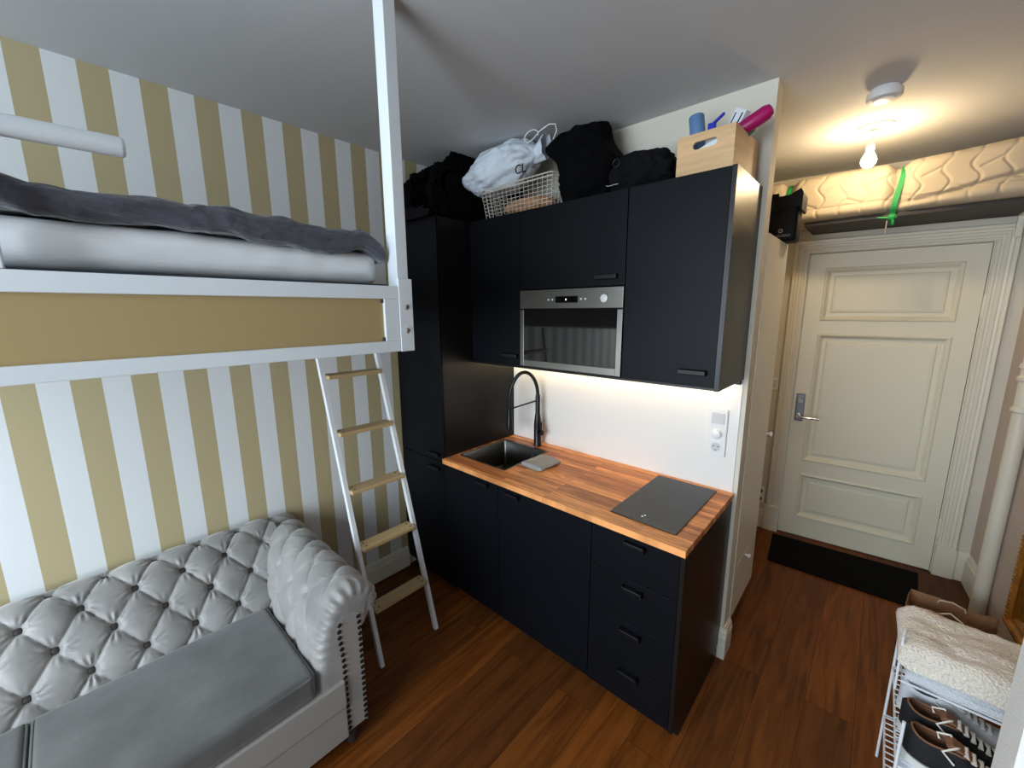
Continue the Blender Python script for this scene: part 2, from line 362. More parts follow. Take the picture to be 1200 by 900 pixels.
# ------------------------------------------------------------------ kitchen
FD=.628; DB=.612   # front plane, carcass front
def handle_bar(cx,z,par,pl,w=.1,y=-FD,h=.018,d=.022):
    mb=MB(); mb.box(cx-w/2,cx+w/2,y-d,y-d+.008,z-h,z,bev=.003); mb.box(cx-w/2,cx+w/2,y-d+.004,y,z-.006,z,bev=.001)
    mb.box(cx+w/2-.008,cx+w/2,y-d+.004,y,z-h,z,bev=.001)
    bmesh.ops.translate(mb.b,verts=mb.b.verts[:],vec=-Vector(pl)); return mb.build('handle','handle',par)
def pull(cx,z,par,pl,w=.088,y=-FD):
    mb=MB(); mb.box(cx-w/2,cx+w/2,y-.024,y-.018,z-.012,z,bev=.002); mb.box(cx-w/2,cx+w/2,y-.02,y,z-.005,z,bev=.001)
    mb.box(cx+w/2-.007,cx+w/2,y-.024,y,z-.022,z,bev=.001); mb.box(cx-w/2,cx-w/2+.007,y-.024,y,z-.012,z,bev=.001)
    bmesh.ops.translate(mb.b,verts=mb.b.verts[:],vec=-Vector(pl)); return mb.build('handle','handle',par)
G=.0015
# tall cabinet
L=(-.22,-.31,0); tc_=thing('tall_cabinet','tall black fridge cabinet against the striped wall','cabinet',L)
at(tc_,box(WX+.002,-.001,-DB,-.002,.09,ZT),'body','black_side')
at(tc_,box(WX+.004,-.004,-.57,-.05,0,.09),'plinth','black_side')
d=at(tc_,box(WX+.004,-.002,-FD,-DB,.866,ZT,bev=.001),'door','black_wood'); handle_bar(-.085,.915,d,L)
d=at(tc_,box(WX+.004,-.002,-FD,-DB,.085,.862,bev=.001),'door','black_wood'); handle_bar(-.085,.825,d,L)
# base units
UB=ZW-.03
def base(name,label,x0,x1,cat='cabinet',body_side=False):
    L=((x0+x1)/2,-.31,0); t=thing(name,label,cat,L)
    at(t,box(x0+.004,x1-.001,-.55,-.05,0,.08),'plinth','black_side')
    return t,L
t,L=base('sink_cabinet','black base cabinet under the sink, next to the tall cabinet',0,.445)
mb=MB(); mb.box(.0,.016,-DB,-.004,.08,UB); mb.box(.429,.444,-DB,-.004,.08,UB); mb.box(.016,.429,-DB,-.004,.08,.096); mb.box(.016,.429,-.02,-.004,.096,UB)
at(t,mb,'body','black_side')
d=at(t,box(.0015,.4435,-FD,-DB-.0005,.083,UB-.003,bev=.001),'door','black_wood'); pull(.335,.845,d,L)
t,L=base('base_cabinet','wide black base cabinet between the sink cabinet and the drawers',.445,1.0107)
at(t,box(.446,1.010,-DB,-.004,.08,UB),'body','black_side')
d=at(t,box(.4465,1.0092,-FD,-DB-.0005,.083,UB-.003,bev=.001),'door','black_wood'); pull(.555,.845,d,L)
t,L=base('drawer_cabinet','black cabinet of four drawers under the cooktop',1.0107,1.408)
at(t,box(1.0117,1.39,-DB,-.004,.08,UB),'body','black_side')
at(t,box(1.39,1.406,-FD,-.002,.076,UB),'side_panel','black_side')
for i in range(4):
    z1=UB-.003-i*.1963; z0=z1-.1933
    d=at(t,box(1.0122,1.3885,-FD,-DB-.0005,z0,z1,bev=.0012),'drawer','black_wood'); pull(1.2135,z1-.022-.004*i,d,L)
# worktop with sink cut-out
sx0,sx1,sy0,sy1=.03,.392,-.522,-.135
mb=MB(); z0=ZW-.028
mb.box(.001,sx0,-.643,-.002,z0,ZW); mb.box(sx1,1.410,-.643,-.002,z0,ZW); mb.box(sx0,sx1,-.643,sy0,z0,ZW); mb.box(sx0,sx1,sy1,-.002,z0,ZW)
bmesh.ops.remove_doubles(mb.b,verts=mb.b.verts[:],dist=1e-5)
wt=tag(mb.build('worktop','worktop'),'reddish walnut butcher-block worktop over the base units','worktop')
# sink
L=(.21,-.33,ZW); t=thing('kitchen_sink','square stainless steel sink set into the wooden worktop','sink',L)
bs=MB(); 
def sq(x0,x1,y0,y1,z,r,n=6):
    pts=[]
    for cx,cy,a0 in ((x1-r,y1-r,0),(x0+r,y1-r,90),(x0+r,y0+r,180),(x1-r,y0+r,270)):
        for k in range(n+1):
            a=math.radians(a0+90*k/n); pts.append((cx+r*math.cos(a),cy+r*math.sin(a),z))
    return pts
def loops(mb,Ls,capend=True):
    vs=[[mb.b.verts.new(p) for p in l] for l in Ls]
    n=len(vs[0])
    for A,B in zip(vs,vs[1:]):
        for k in range(n): mb.b.faces.new((A[k],A[(k+1)%n],B[(k+1)%n],B[k]))
    if capend: mb.b.faces.new(vs[-1])
e=.003
loops(bs,[sq(sx0-.008,sx1+.008,sy0-.008,sy1+.008,ZW+.0006,.012),sq(sx0-.008,sx1+.008,sy0-.008,sy1+.008,ZW+.002,.012),sq(sx0+e,sx1-e,sy0+e,sy1-e,ZW+.002,.01),sq(sx0+.006,sx1-.006,sy0+.006,sy1-.006,ZW-.004,.012),sq(sx0+.010,sx1-.010,sy0+.010,sy1-.010,ZW-.165,.02),sq(sx0+.03,sx1-.03,sy0+.03,sy1-.03,ZW-.18,.03)])
at(t,bs,'basin','sinksteel',smooth=True,angle=35)
at(t,MB().lathe([(.042,0),(.042,.003),(.03,.004),(.028,.001)],(.21,-.26,ZW-.1798),'z',28),'drain','chrome',smooth=True)
ov=MB().lathe([(.014,0),(.014,-.003),(.01,-.004)],(.29,sy1-.0095,ZW-.045),'y',20); at(t,ov,'overflow','slot')
# faucet
FX,FY=.27,-.078
t=thing('kitchen_faucet','tall matt black spring-arc kitchen faucet behind the sink','faucet',(FX,FY,ZW))
MB().lathe([(.026,0),(.026,.006),(.024,.01),(.024,.14),(.0215,.17),(.018,.20),(.015,.215),(.015,.33),(.0135,.335)],(0,0,0),'z',28).build('body','black_metal',t,smooth=True)
dx,dy=-.133,-.122   # spout end relative to the body
pts=[]; h0,h1=.33,.28
for k in range(25):
    f=k/24; a=PI*f
    q=(1-math.cos(a))/2
    pts.append((dx*q,dy*q,(h0*(1-f)+h1*f)+.175*math.sin(a)))
pts.append((dx,dy,.23))
MB().tube(pts,.0115,14).build('spout_hose','black_metal',t,smooth=True)
MB().lathe([(.015,.24),(.017,.22),(.018,.16),(.0205,.15),(.0205,.11),(.014,.105)],(dx,dy,0),'z',24).build('spray_head','black_metal',t,smooth=True)
MB().tube([(0,0,.30),(dx*.96,dy*.96,.245)],.005,10).build('support_arm','black_metal',t,smooth=True)
lv=MB().tube([(0,0,.095),(.045,-.012,.095)],.017,16); lv.tube([(.036,-.010,.10),(.038,-.010,.165)],.0045,10); lv.build('lever','black_metal',t,smooth=True)
# hob
L=(1.2,-.3,ZW); t=thing('induction_cooktop','black glass two-zone cooktop set into the right end of the worktop','cooktop',L)
at(t,box(1.058,1.344,-.557,-.042,ZW+.0003,ZW+.006,bev=.0015),'glass_top','hobglass')
for cy in (-.17,-.39):
    for r,a0,a1 in ((.085,25,75),(.085,205,255)):
        at(t,MB().tube([(1.2+r*math.cos(math.radians(a)),cy+r*math.sin(math.radians(a)),ZW+.0061) for a in range(a0,a1,6)],.0006,6),'zone_arc','hobmark')
for x in (1.11,1.125,1.15,1.2,1.235,1.26,1.29): at(t,box(x,x+.008,-.528,-.526,ZW+.006,ZW+.0065),'touch_control','hobmark')
at(t,box(1.181,1.187,-.515,-.511,ZW+.006,ZW+.0066),'indicator_light','led_digit'); at(t,box(1.186,1.192,-.500,-.496,ZW+.006,ZW+.0066),'indicator_light','led_digit')
# dish cloth
mb=MB()
def clothf(u,v):
    # folded cloth: flattened loop cross-section
    a=2*PI*u; x=math.copysign(abs(math.cos(a))**.5,math.cos(a))*.075; z=math.copysign(abs(math.sin(a))**.7,math.sin(a))*.0125+.0125
    y=(v-.5)*.17
    return Vector((x+.006*nz(y*20,u*3),y+.006*nz(x*30,1),max(.0008,z*(1+.25*nz(x*25,y*25,3)))))
mb.grid(clothf,40,16,closeu=True)
mb.b.faces.new([r[0] for r in mb.V]); mb.b.faces.new([r[-1] for r in mb.V][::-1])
o=mb.build('dish_cloth','sponge',smooth=True); o.location=(.495,-.325,ZW+.001); o.rotation_euler=(0,0,math.radians(-3)); tag(o,'folded grey dishcloth on the worktop beside the sink','cloth')
# backsplash
tag(box(.001,1.402,-.006,-.0006,ZW+.001,ZB-.002).build('backsplash','splash'),'white splashback panel between worktop and wall cabinets','backsplash')
# multi switch socket
L=(1.3145,-.006,1.18); t=thing('wall_socket_unit','white switch, dimmer and socket plate on the splashback','socket',L)
at(t,box(1.272,1.357,-.018,-.0065,1.064,1.296,bev=.004),'cover_plate','white_plastic')
at(t,box(1.287,1.344,-.022,-.0175,1.224,1.277,bev=.002),'rocker_switch','grey_plastic')
at(t,MB().lathe([(.026,0),(.026,-.003),(.021,-.006),(.02,-.018),(.017,-.02)],(1.315,-.018,1.175),'y',28),'dimmer_knob','white_plastic',smooth=True)
at(t,box(1.29,1.341,-.0195,-.0175,1.085,1.136,bev=.001),'socket_face','white_plastic')
at(t,MB().lathe([(.021,0),(.021,-.002),(.0185,-.002),(.0185,-.0005)],(1.3155,-.0195,1.11),'y',28),'socket_well','grey_plastic')
mk=MB()
for x,z in ((1.306,1.113),(1.325,1.113),(1.3155,1.095)): mk.lathe([(.003,0),(.003,-.001)],(x,-.0203,z),'y',12)
at(t,mk,'socket_hole','slot')

# wall cabinets
YU=-.385; YB=-.367
def upper(name,label,x0,x1,z0,z1,hx,hz,side=None):
    L=((x0+x1)/2,-.19,z0); t=thing(name,label,'cabinet',L)
    at(t,box(x0+.0005,x1-.0005,YB,-.002,z0+.002,z1),'body','black_side')
    d=at(t,box(x0+G,x1-G,YU,YB-.0005,z0,z1,bev=.0012),'door','black_wood')
    handle_bar(hx,hz,d,L,w=.108,y=YU,h=.02)
    return t,L
upper('wall_cabinet','narrow black wall cabinet above the sink, in the corner',.002,.3925,ZB,ZT,.322,1.522)
upper('wall_cabinet','black wall cabinet directly above the microwave',.3935,.9925,1.866,ZT,.905,1.915)
t,L=upper('wall_cabinet','black wall cabinet at the right end, above the cooktop',.9935,1.386,ZB,ZT,1.302,1.524)
at(t,box(1.386,1.403,YU-.002,-.002,ZB-.012,ZT+.001),'side_panel','black_side')
# cabinet underside light rail (front lip) belongs to the cabinets: separate panel
tag(box(.003,1.3855,-.378,-.002,ZB-.012,ZB-.0015).build('underside_panel','black_side'),'black panel closing the underside of the wall cabinets','panel')
# microwave
L=(.693,-.2,ZB); t=thing('microwave_oven','built-in stainless steel microwave oven with black glass door','microwave',L)
at(t,box(.396,.990,YB+.002,-.004,ZB+.002,1.860),'body','black_side')
cp=at(t,box(.395,.991,-.392,YB+.0015,1.768,1.861,bev=.002),'control_panel','steel')
def sub(par,L,mb,name,m,**k):
    bmesh.ops.translate(mb.b,verts=mb.b.verts[:],vec=-Vector(L)); return mb.build(name,m,par,**k)
sub(cp,L,box(.628,.757,-.3935,-.3915,1.795,1.826),'display','display')
sub(cp,L,MB().lathe([(.019,0),(.018,-.016),(.015,-.018)],(.905,-.392,1.811),'y',28),'control_knob','grey_plastic',smooth=True)
for x in (.585,.609,.776,.800): sub(cp,L,MB().lathe([(.005,0),(.005,-.0025),(.003,-.003)],(x,-.392,1.811),'y',14),'button','grey_plastic')
sub(cp,L,box(.688,.694,-.3945,-.3935,1.806,1.814),'display_digit','led_digit')
dr=MB(); z0,z1=1.462,1.763
for b_ in ((.395,.42,z0,z1),(.965,.991,z0,z1),(.42,.965,z0,z0+.034)): dr.box(b_[0],b_[1],-.392,YB+.0015,b_[2],b_[3],bev=.0015)
df=at(t,dr,'door_frame','steel')
at(t,box(.4195,.9655,-.389,-.372,z0+.033,z1),'door_glass','blackglass')
# LED strip
t=thing('led_light_strip','warm LED light tape under the wall cabinets','light strip',(.69,-.04,ZB-.016))
MB().box(-.67,.67,-.005,.005,.0,.0035).build('channel','white_plastic',t)
MB().box(-.668,.668,-.0035,.0035,-.0012,0).build('led_tape','ledstrip',t)
# plug-in driver beneath cabinets
o=MB().box(-.05,.05,-.012,.012,-.03,0,bev=.005)
for k in range(5): o.box(-.045+k*.02,-.035+k*.02,-.014,.014,-.006,.002,bev=.002)
o=o.build('mounted_lighting_driver','white_plastic'); o.location=(.845,-.055,ZB-.0165); tag(o,'small white lighting driver hanging under the wall cabinets','electrical box')
# little hinge stub right under upper cabinet end
tag(MB().box(1.375,1.40,-.04,-.012,ZB-.034,ZB-.0125,bev=.004).build('mounted_connector','black_metal'),'small black connector under the right end of the wall cabinets','connector')

# ------------------------------------------------------------------ things on top of the cabinets
def blob(name,c,r,m,amp=.18,fr=3.2,seed=0,sub_=5,flat=None,ridge=0,ceil=CEIL-.004,clampx=None,rz=0,clampy=None):
    b=bmesh.new(); bmesh.ops.create_icosphere(b,subdivisions=sub_,radius=1)
    rm=Matrix.Rotation(rz,3,'Z')
    for v in b.verts:
        d=v.co.normalized(); p=d*fr+Vector((seed*7.3,seed*3.1,seed))
        k=1+amp*noise.noise(p)+amp*.5*noise.noise(p*2.3)
        if ridge:
            q=abs(noise.noise(p*1.7+Vector((9,2,5)))); k+=-ridge*math.exp(-(q/.07)**2)+ridge*.4*noise.noise(p*5)
        w=rm@Vector((d.x*r[0]*k,d.y*r[1]*k,d.z*r[2]*k)); v.co=w
        if flat is not None: v.co.z=max(v.co.z,flat-c[2]+.002*noise.noise(p*4))
        if v.co.z+c[2]>ceil: v.co.z=ceil-c[2]
        if clampx is not None:
            if v.co.x+c[0]<clampx[0]: v.co.x=clampx[0]-c[0]
            if v.co.x+c[0]>clampx[1]: v.co.x=clampx[1]-c[0]
        if v.co.y+c[1]>-.004: v.co.y=-.004-c[1]
        if clampy is not None: v.co.y=max(clampy[0]-c[1],min(clampy[1]-c[1],v.co.y))
    mb=MB(); mb.b.free(); mb.b=b
    o=mb.build(name,m,smooth=True,angle=80); o.location=c; return o
Z2=ZT+.002
tag(blob('cloth_bag',(-.30,-.40,2.40),(.15,.21,.19),'blackcloth',.25,2.4,1,flat=Z2,ridge=.1,clampx=(WX+.005,-.262),clampy=(-.60,-.01)),'black bag nearest the striped wall on the tall cabinet','bag')
tag(blob('cloth_bag',(-.13,-.30,2.44),(.13,.25,.24),'blackcloth',.22,2.2,5,flat=Z2,ridge=.1,clampx=(-.26,-.105),clampy=(-.60,-.01)),'taller black bag bulging up to the ceiling on the tall cabinet','bag')
tag(blob('folded_jacket',(-.22,-.66,2.275),(.22,.05,.05),'darkcloth',.2,3,9,flat=Z2,ridge=.15,clampx=(WX+.005,-.01),clampy=(-.66,-.603)),'dark jacket lying folded along the front edge of the tall cabinet','jacket')
tag(blob('cloth_bag',(.0,-.07,2.42),(.12,.09,.22),'blackcloth',.2,2.5,11,flat=Z2,ridge=.1,clampx=(-.10,.10),clampy=(-.128,-.004)),'black bag squeezed behind the wire basket in the corner','bag')
# wire basket
bx0,bx1,by0,by1,bz0,bz1=.125,.575,-.365,-.075,ZT+.002,ZT+.150
t=thing('wire_basket','cream wire basket on top of the wall cabinets','basket',(.35,-.22,bz0))
def bp(u,v,h):   # u,v in 0..1, h 0..1 with flare
    f=.02*h; return Vector((bx0-f+(bx1-bx0+2*f)*u,by0-f+(by1-by0+2*f)*v,bz0+.002+(bz1-bz0-.002)*h))-Vector((.35,-.22,bz0))
w=MB()
for i in range(17):
    u=i/16
    for v in (0,1): w.tube([bp(u,v,0),bp(u,v,1)],.0013,6)
    w.tube([bp(u,0,0),bp(u,1,0)],.0013,6)
for i in range(1,11):
    v=i/11
    for u in (0,1): w.tube([bp(u,v,0),bp(u,v,1)],.0013,6)
    w.tube([bp(0,v,0),bp(1,v,0)],.0013,6)
for h in [k/8 for k in range(0,8)]:
    w.tube([bp(0,0,h),bp(1,0,h),bp(1,1,h),bp(0,1,h)],.0013,6,closed=True)
w.build('wire_mesh','cream_wire',t)
rim=MB()
for hh in (1.0,.9):
    ps=[bp(.03,0,hh),bp(.97,0,hh),bp(.99,.015,hh),bp(1,.05,hh),bp(1,.95,hh),bp(.99,.985,hh),bp(.97,1,hh),bp(.03,1,hh),bp(.01,.985,hh),bp(0,.95,hh),bp(0,.05,hh),bp(.01,.015,hh)]
    rim.tube(ps,.003 if hh==1 else .0022,8,closed=True)
rim.build('rim','cream_wire',t,smooth=True)
# contents
o=tag(blob('folded_cloth',(.33,-.22,ZT+.06),(.17,.10,.045),'inwood',.15,3,21,sub_=4),'brown bundle inside the wire basket','bundle')
# white drawstring bag lying on the basket
wb=tag(blob('drawstring_bag',(.16,-.27,2.522),(.265,.14,.122),'whitebag',.16,1.7,3,ridge=.07,ceil=2.66,rz=.0,clampy=(-.5,-.135)),'white drawstring bag with black lettering on the wire basket','bag')
for v in wb.data.vertices:      # narrow, raised neck on the right, sagging left end; flat where it rests on the basket
    x=v.co.x
    v.co.z+=.04*sm(-.05,.25,x)-.015*sm(.05,-.25,x)
    if x>.16: v.co.z*=1-.3*sm(.16,.28,x)
    if v.co.z+2.522<2.418: v.co.z=2.418-2.522
nb=MB()
def nk(u,v):
    a=2*PI*u; r=.045+.022*v+.006*math.sin(a*7)*v
    return Vector((.235+.075*v,-.0+math.cos(a)*r*.7,.03+.0*v+math.sin(a)*r*.9+.03*v))
nb.grid(nk,42,8,closeu=True); nb.build('bag_neck','whitebag',wb,smooth=True)
st=MB()
st.tube([(.25+.045*math.cos(a),-.05,.105+.028*math.sin(a)) for a in [k*PI/8-.3 for k in range(12)]],.003,8)
st.tube([(.23,-.06,.075),(.28,-.07,.08),(.32,-.07,.105),(.37,-.06,.125),(.40,-.05,.12),(.405,-.045,.09),(.38,-.04,.06)],.003,8)
st.build('drawstring','white_plastic',wb,smooth=True)
text('lettering','CL',.062,'print',wb,(.235,-.118,-.062),(math.radians(90),0,0),ext=.002)
# black piles
bc=tag(blob('black_coat',(.70,-.20,2.43),(.20,.17,.215),'blackcloth',.14,1.9,31,flat=Z2,ridge=.06,clampx=(.602,.853)),'heap of black clothing between the wire basket and the backpack','clothing')
for v in bc.data.vertices:
    zz=v.co.z; v.co.x-=.11*sm(.0,.12,zz)*(1-.55*sm(.10,.21,zz))*(1 if v.co.x<0 else .55)
bk=tag(blob('backpack',(.965,-.20,2.345),(.165,.15,.105),'darkcloth',.14,2.2,37,flat=Z2,ridge=.07,clampx=(.855,1.15)),'low dark backpack beside the wooden crate','backpack')
rg=MB(); rg.tube([(-.06+.016*math.cos(a),-.14,.04+.016*math.sin(a)) for a in [k*2*PI/14 for k in range(14)]],.003,8,closed=True); rg.build('metal_ring','handle',bk,smooth=True)
zp=MB(); zp.tube([(-.13,-.10,-.03),(-.10,-.135,-.045),(-.04,-.155,-.05)],.0012,8); zp.build('zip','grey_plastic',bk,smooth=True)

# wooden crate
L=(1.275,-.20,ZT+.002); t=thing('wooden_crate','pale pine crate with a hand hole, on the right wall cabinet','crate',L,(0,0,math.radians(-3)))
cw,cd,ch,ct=.105,.135,.155,.010
fr=MB()
# front wall with slot: outline built from boxes and rounded ends
def slotwall(mb,y0,y1):
    hx0,hx1,hz0,hz1=-.045,.045,ch-.058,ch-.030
    mb.box(-cw,cw,y0,y1,0,hz0); mb.box(-cw,cw,y0,y1,hz1,ch); mb.box(-cw,hx0,y0,y1,hz0,hz1); mb.box(hx1,cw,y0,y1,hz0,hz1)
    r=(hz1-hz0)/2; zc=(hz0+hz1)/2
    for sx,xx in ((-1,hx0),(1,hx1)):
        for sz in (-1,1):
            poly=[(xx,zc+sz*r)]+[(xx-sx*(r-r*math.cos(a)) if 0 else xx-sx*r*(1-math.sin(a)),zc+sz*r*math.cos(a)*1.0) for a in [k*PI/2/6 for k in range(7)]]
            poly=[(xx,zc+sz*r)]+[(xx-sx*r*(1-math.sin(a)),zc+sz*r*math.cos(a)) for a in [k*PI/2/6 for k in range(7)]]
            mb.prism(poly+[(xx,zc)],(y0,y1),'y')
slotwall(fr,-cd,-cd+ct); fr.build('end_panel','crate',t)
fr=MB(); slotwall(fr,cd-ct,cd); fr.build('end_panel','crate',t)
for s0 in (-1,1):
    MB().box(s0*cw-(ct if s0>0 else 0),s0*cw+(0 if s0>0 else ct),-cd+ct,cd-ct,0,ch,bev=.001).build('side_panel','crate',t)
MB().box(-cw+ct,cw-ct,-cd+ct,cd-ct,0,.008).build('bottom_panel','crate',t)
def rotz(o,rx,ry,rz): o.rotation_euler=(math.radians(rx),math.radians(ry),math.radians(rz)); return o
# contents standing in the crate
o=MB().lathe([(.024,0),(.026,.01),(.027,.15),(.0265,.152),(.029,.154),(.029,.232),(.026,.236)],(0,0,0),'z',28).build('bottle','blue',smooth=True)
o.location=(1.218,-.21,ZT+.035); rotz(o,0,-8,0); tag(o,'blue-grey capped bottle standing in the wooden crate','bottle')
cl2=thing('spray_bottle','deep blue trigger spray nozzle poking out of the crate','spray bottle',(1.255,-.235,ZT+.04))
MB().lathe([(.018,0),(.019,.01),(.019,.12),(.01,.14),(.009,.15)],(0,0,0),'z',20).build('bottle_body','white_plastic',cl2,smooth=True)
hd=MB().box(-.013,.016,-.009,.009,.15,.176,bev=.004); hd.prism([(.004,.176),(.012,.172),(.046,.196),(.043,.203)],(-.005,.005),'y'); hd.build('trigger_head','deepblue',cl2)
o=MB().box(-.025,.025,-.014,.014,0,.25,bev=.001).build('carton','carton'); o.location=(1.235,-.165,ZT+.03); rotz(o,0,32,-20); tag(o,'slim white carton leaning diagonally in the crate','box')
pr=MB(); pr.box(-.018,-.013,-.0146,-.0138,.06,.235); pr.box(.010,.016,-.0146,-.0138,.08,.24); pr.box(-.006,.0,-.0146,-.0138,.12,.16); pr.build('printed_lines','print',o)
o=MB().lathe([(.018,0),(.02,.01),(.021,.10),(.024,.12),(.027,.15),(.027,.235),(.02,.252),(.008,.256)],(0,0,0),'z',28).build('hairbrush_case','magenta',smooth=True)
o.location=(1.222,-.215,ZT+.112); rotz(o,0,65,4); tag(o,'magenta plastic tube leaning over the crate edge','tube')
o=MB().lathe([(.012,0),(.014,.01),(.014,.13),(.010,.14)],(0,0,0),'z',20).build('pen_tube','greenplastic',smooth=True)
o.location=(1.29,-.215,ZT+.092); rotz(o,0,52,15); tag(o,'dark green tube beneath the magenta tube in the crate','tube')
o=MB().box(-.05,.05,-.002,.002,-.04,.04).build('paper_sheet','carton'); o.location=(1.28,-.30,ZT+.085); rotz(o,0,-20,-3); tag(o,'white sheet of paper showing through the crate hand hole','paper')

# ------------------------------------------------------------------ loft bed
BX=.68; BY=-1.272
t=thing('loft_bed','white framed loft bed with gold panel, fixed to the ceiling','bed',(.1,-2.3,1.63))
L=tuple(t.location)
BE=-3.27
at(t,box(BX-.04,BX,BE,-1.3135,1.798,1.838,bev=.002),'top_rail','bedwhite')
at(t,box(BX-.04,BX,BE,-1.3135,1.630,1.665,bev=.002),'bottom_rail','bedwhite')
at(t,box(BX-.04,BX,-1.364,-1.3135,1.665,1.798,bev=.002),'rail_end','bedwhite')
at(t,box(BX-.022,BX-.010,BE,-1.364,1.665,1.798),'side_panel','gold',label='gold painted panel')
for z in (1.672,1.791): at(t,box(BX-.024,BX-.004,-1.372,-1.3645,z-.006,z+.006,bev=.001),'panel_clip','slot')
at(t,box(BX-.055,BX-.001,-1.3125,BY,1.63,CEIL-.003,bev=.002),'post','bedwhite')
pl=at(t,box(BX-.0005,BX+.004,-1.3125,-1.263,1.629,1.862,bev=.001),'bolt_plate','bedwhite')
for z in (1.7725,1.6965):
    mb=MB().lathe([(.0095,0),(.0095,.002),(.007,.0035)],(BX+.004,-1.287,z),'x',24); sub(pl,L,mb,'bolt','chrome',smooth=True)
    mb=MB().lathe([(.0035,0),(.0035,.0008)],(BX+.0075,-1.287,z),'x',6); sub(pl,L,mb,'bolt_socket','slot')
at(t,box(WX+.02,BX-.057,-1.3125,-1.275,1.63,1.838,bev=.002),'end_rail','bedwhite')
at(t,box(WX+.003,WX+.04,BE,-1.314,1.63,1.838,bev=.002),'wall_rail','bedwhite')
at(t,box(WX+.045,BX-.05,BE,-1.316,1.80,1.846,bev=.004),'slatted_base','slatbase')
at(t,box(BX-.035,BX-.003,-2.135,-2.108,1.839,2.10,bev=.002),'guard_post','bedwhite')
gr=MB(); gr.tube([(BX-.02,BE,2.06),(BX-.02,-1.925,2.089),(BX-.02,-1.9205,2.089),(BX-.02,-1.918,2.089)],[.019,.019,.018,.015],24); at(t,gr,'guard_rail','bedwhite',smooth=True)
# mattress
def slab(x0,x1,y0,y1,z0,z1,rr,nx,ny,top=None,nzl=8,ns=4):
    """rounded slab swept as closed cross-section (x,z) along y"""
    prof=[]
    w,h=(x1-x0)/2,(z1-z0)/2; cx,cz=(x0+x1)/2,(z0+z1)/2
    r=min(rr,h*.999,w)
    for (sx,sz,a0) in ((1,1,0),(-1,1,90),(-1,-1,180),(1,-1,270)):
        for k in range(nzl):
            a=math.radians(a0+90*k/nzl); prof.append((cx+sx*(w-r)+r*math.cos(a),cz+sz*(h-r)+r*math.sin(a)))
        nxt={(1,1):(-1,1),(-1,1):(-1,-1),(-1,-1):(1,-1),(1,-1):(1,1)}[(sx,sz)]
        A=(cx+sx*(w-r)+r*math.cos(math.radians(a0+90)),cz+sz*(h-r)+r*math.sin(math.radians(a0+90)))
        B=(cx+nxt[0]*(w-r)+r*math.cos(math.radians(a0+90)),cz+nxt[1]*(h-r)+r*math.sin(math.radians(a0+90)))
        m_=nx if sx*nxt[0]<0 else ns
        for k in range(m_): prof.append((A[0]+(B[0]-A[0])*k/m_,A[1]+(B[1]-A[1])*k/m_))
    return prof,cx,cz
def slabmesh(x0,x1,y0,y1,z0,z1,rr,nx,ny,disp,ns=4):
    prof,cx,cz=slab(x0,x1,y0,y1,z0,z1,rr,nx,ny,ns=ns)
    mb=MB(); n=len(prof); rows=[]
    for j in range(ny+1):
        v=j/ny; y=y0+(y1-y0)*v
        e=min(v,1-v)*(y1-y0); q=max(0,1-e/rr); sc=math.sqrt(max(0,1-q*q)) if q<1 else 0
        shr=rr*(1-sc)
        row=[]
        for x,z in prof:
            xx=max(x0+shr,min(x1-shr,x)); zz=max(z0+shr*.95,min(z1-shr*.95,z))
            p=Vector((xx,y,zz)); row.append(mb.b.verts.new(disp(p)))
        rows.append(row)
    for A,B in zip(rows,rows[1:]):
        for k in range(n): mb.b.faces.new((A[k],A[(k+1)%n],B[(k+1)%n],B[k]))
    mb.b.faces.new(rows[0][::-1]); mb.b.faces.new(rows[-1]); return mb
def dmat(p):
    q=p.copy(); q.z+=.006*nz(p.x*5,p.y*4,2)+.004*nz(p.x*12,p.y*9,4) if p.z>1.88 else 0; q.x+=.006*nz(p.y*5,p.z*14,5)+.003*nz(p.y*17,p.z*30,1); return q
o=slabmesh(WX+.05,.612,-3.23,-1.33,1.8475,1.947,.042,30,120,dmat).build('mattress','sheet',smooth=True,angle=80); tag(o,'mattress in a white fitted sheet on the loft bed','mattress')
def dduv(p):
    q=p.copy(); y=p.y
    w=.012*nz(p.x*3,y*3.2,7)+.008*nz(p.x*9+y*4,y*7,3)+.010*abs(nz(p.x*5+y*6,y*11,9))+.004*nz(p.x*20+y*9,y*20,2)
    q.z+=w+(.018*nz(y*2.1,p.x*2,1) if p.z>1.96 else 0)
    q.x+=(.016*nz(y*3.4,p.z*14,11)+.008*abs(nz(y*9+p.z*30,p.z*40,5))) if p.x>.4 else 0
    e=sm(-1.42,-1.30,y); q.z-=.055*e*e
    f=sm(-1.9,-1.6,y)*(1-sm(-1.5,-1.38,y))
    if p.x>.5 and p.z<1.97: q.z-=.018*f
    q.z=max(q.z,1.953) if q.y<-1.37 and q.x<.60 else q.z
    return q
o=slabmesh(WX+.03,.640,-3.23,-1.318,1.950,2.010,.028,60,240,dduv,ns=8).build('duvet','duvet',smooth=True,angle=80); tag(o,'crumpled charcoal duvet spread over the loft bed mattress','duvet')

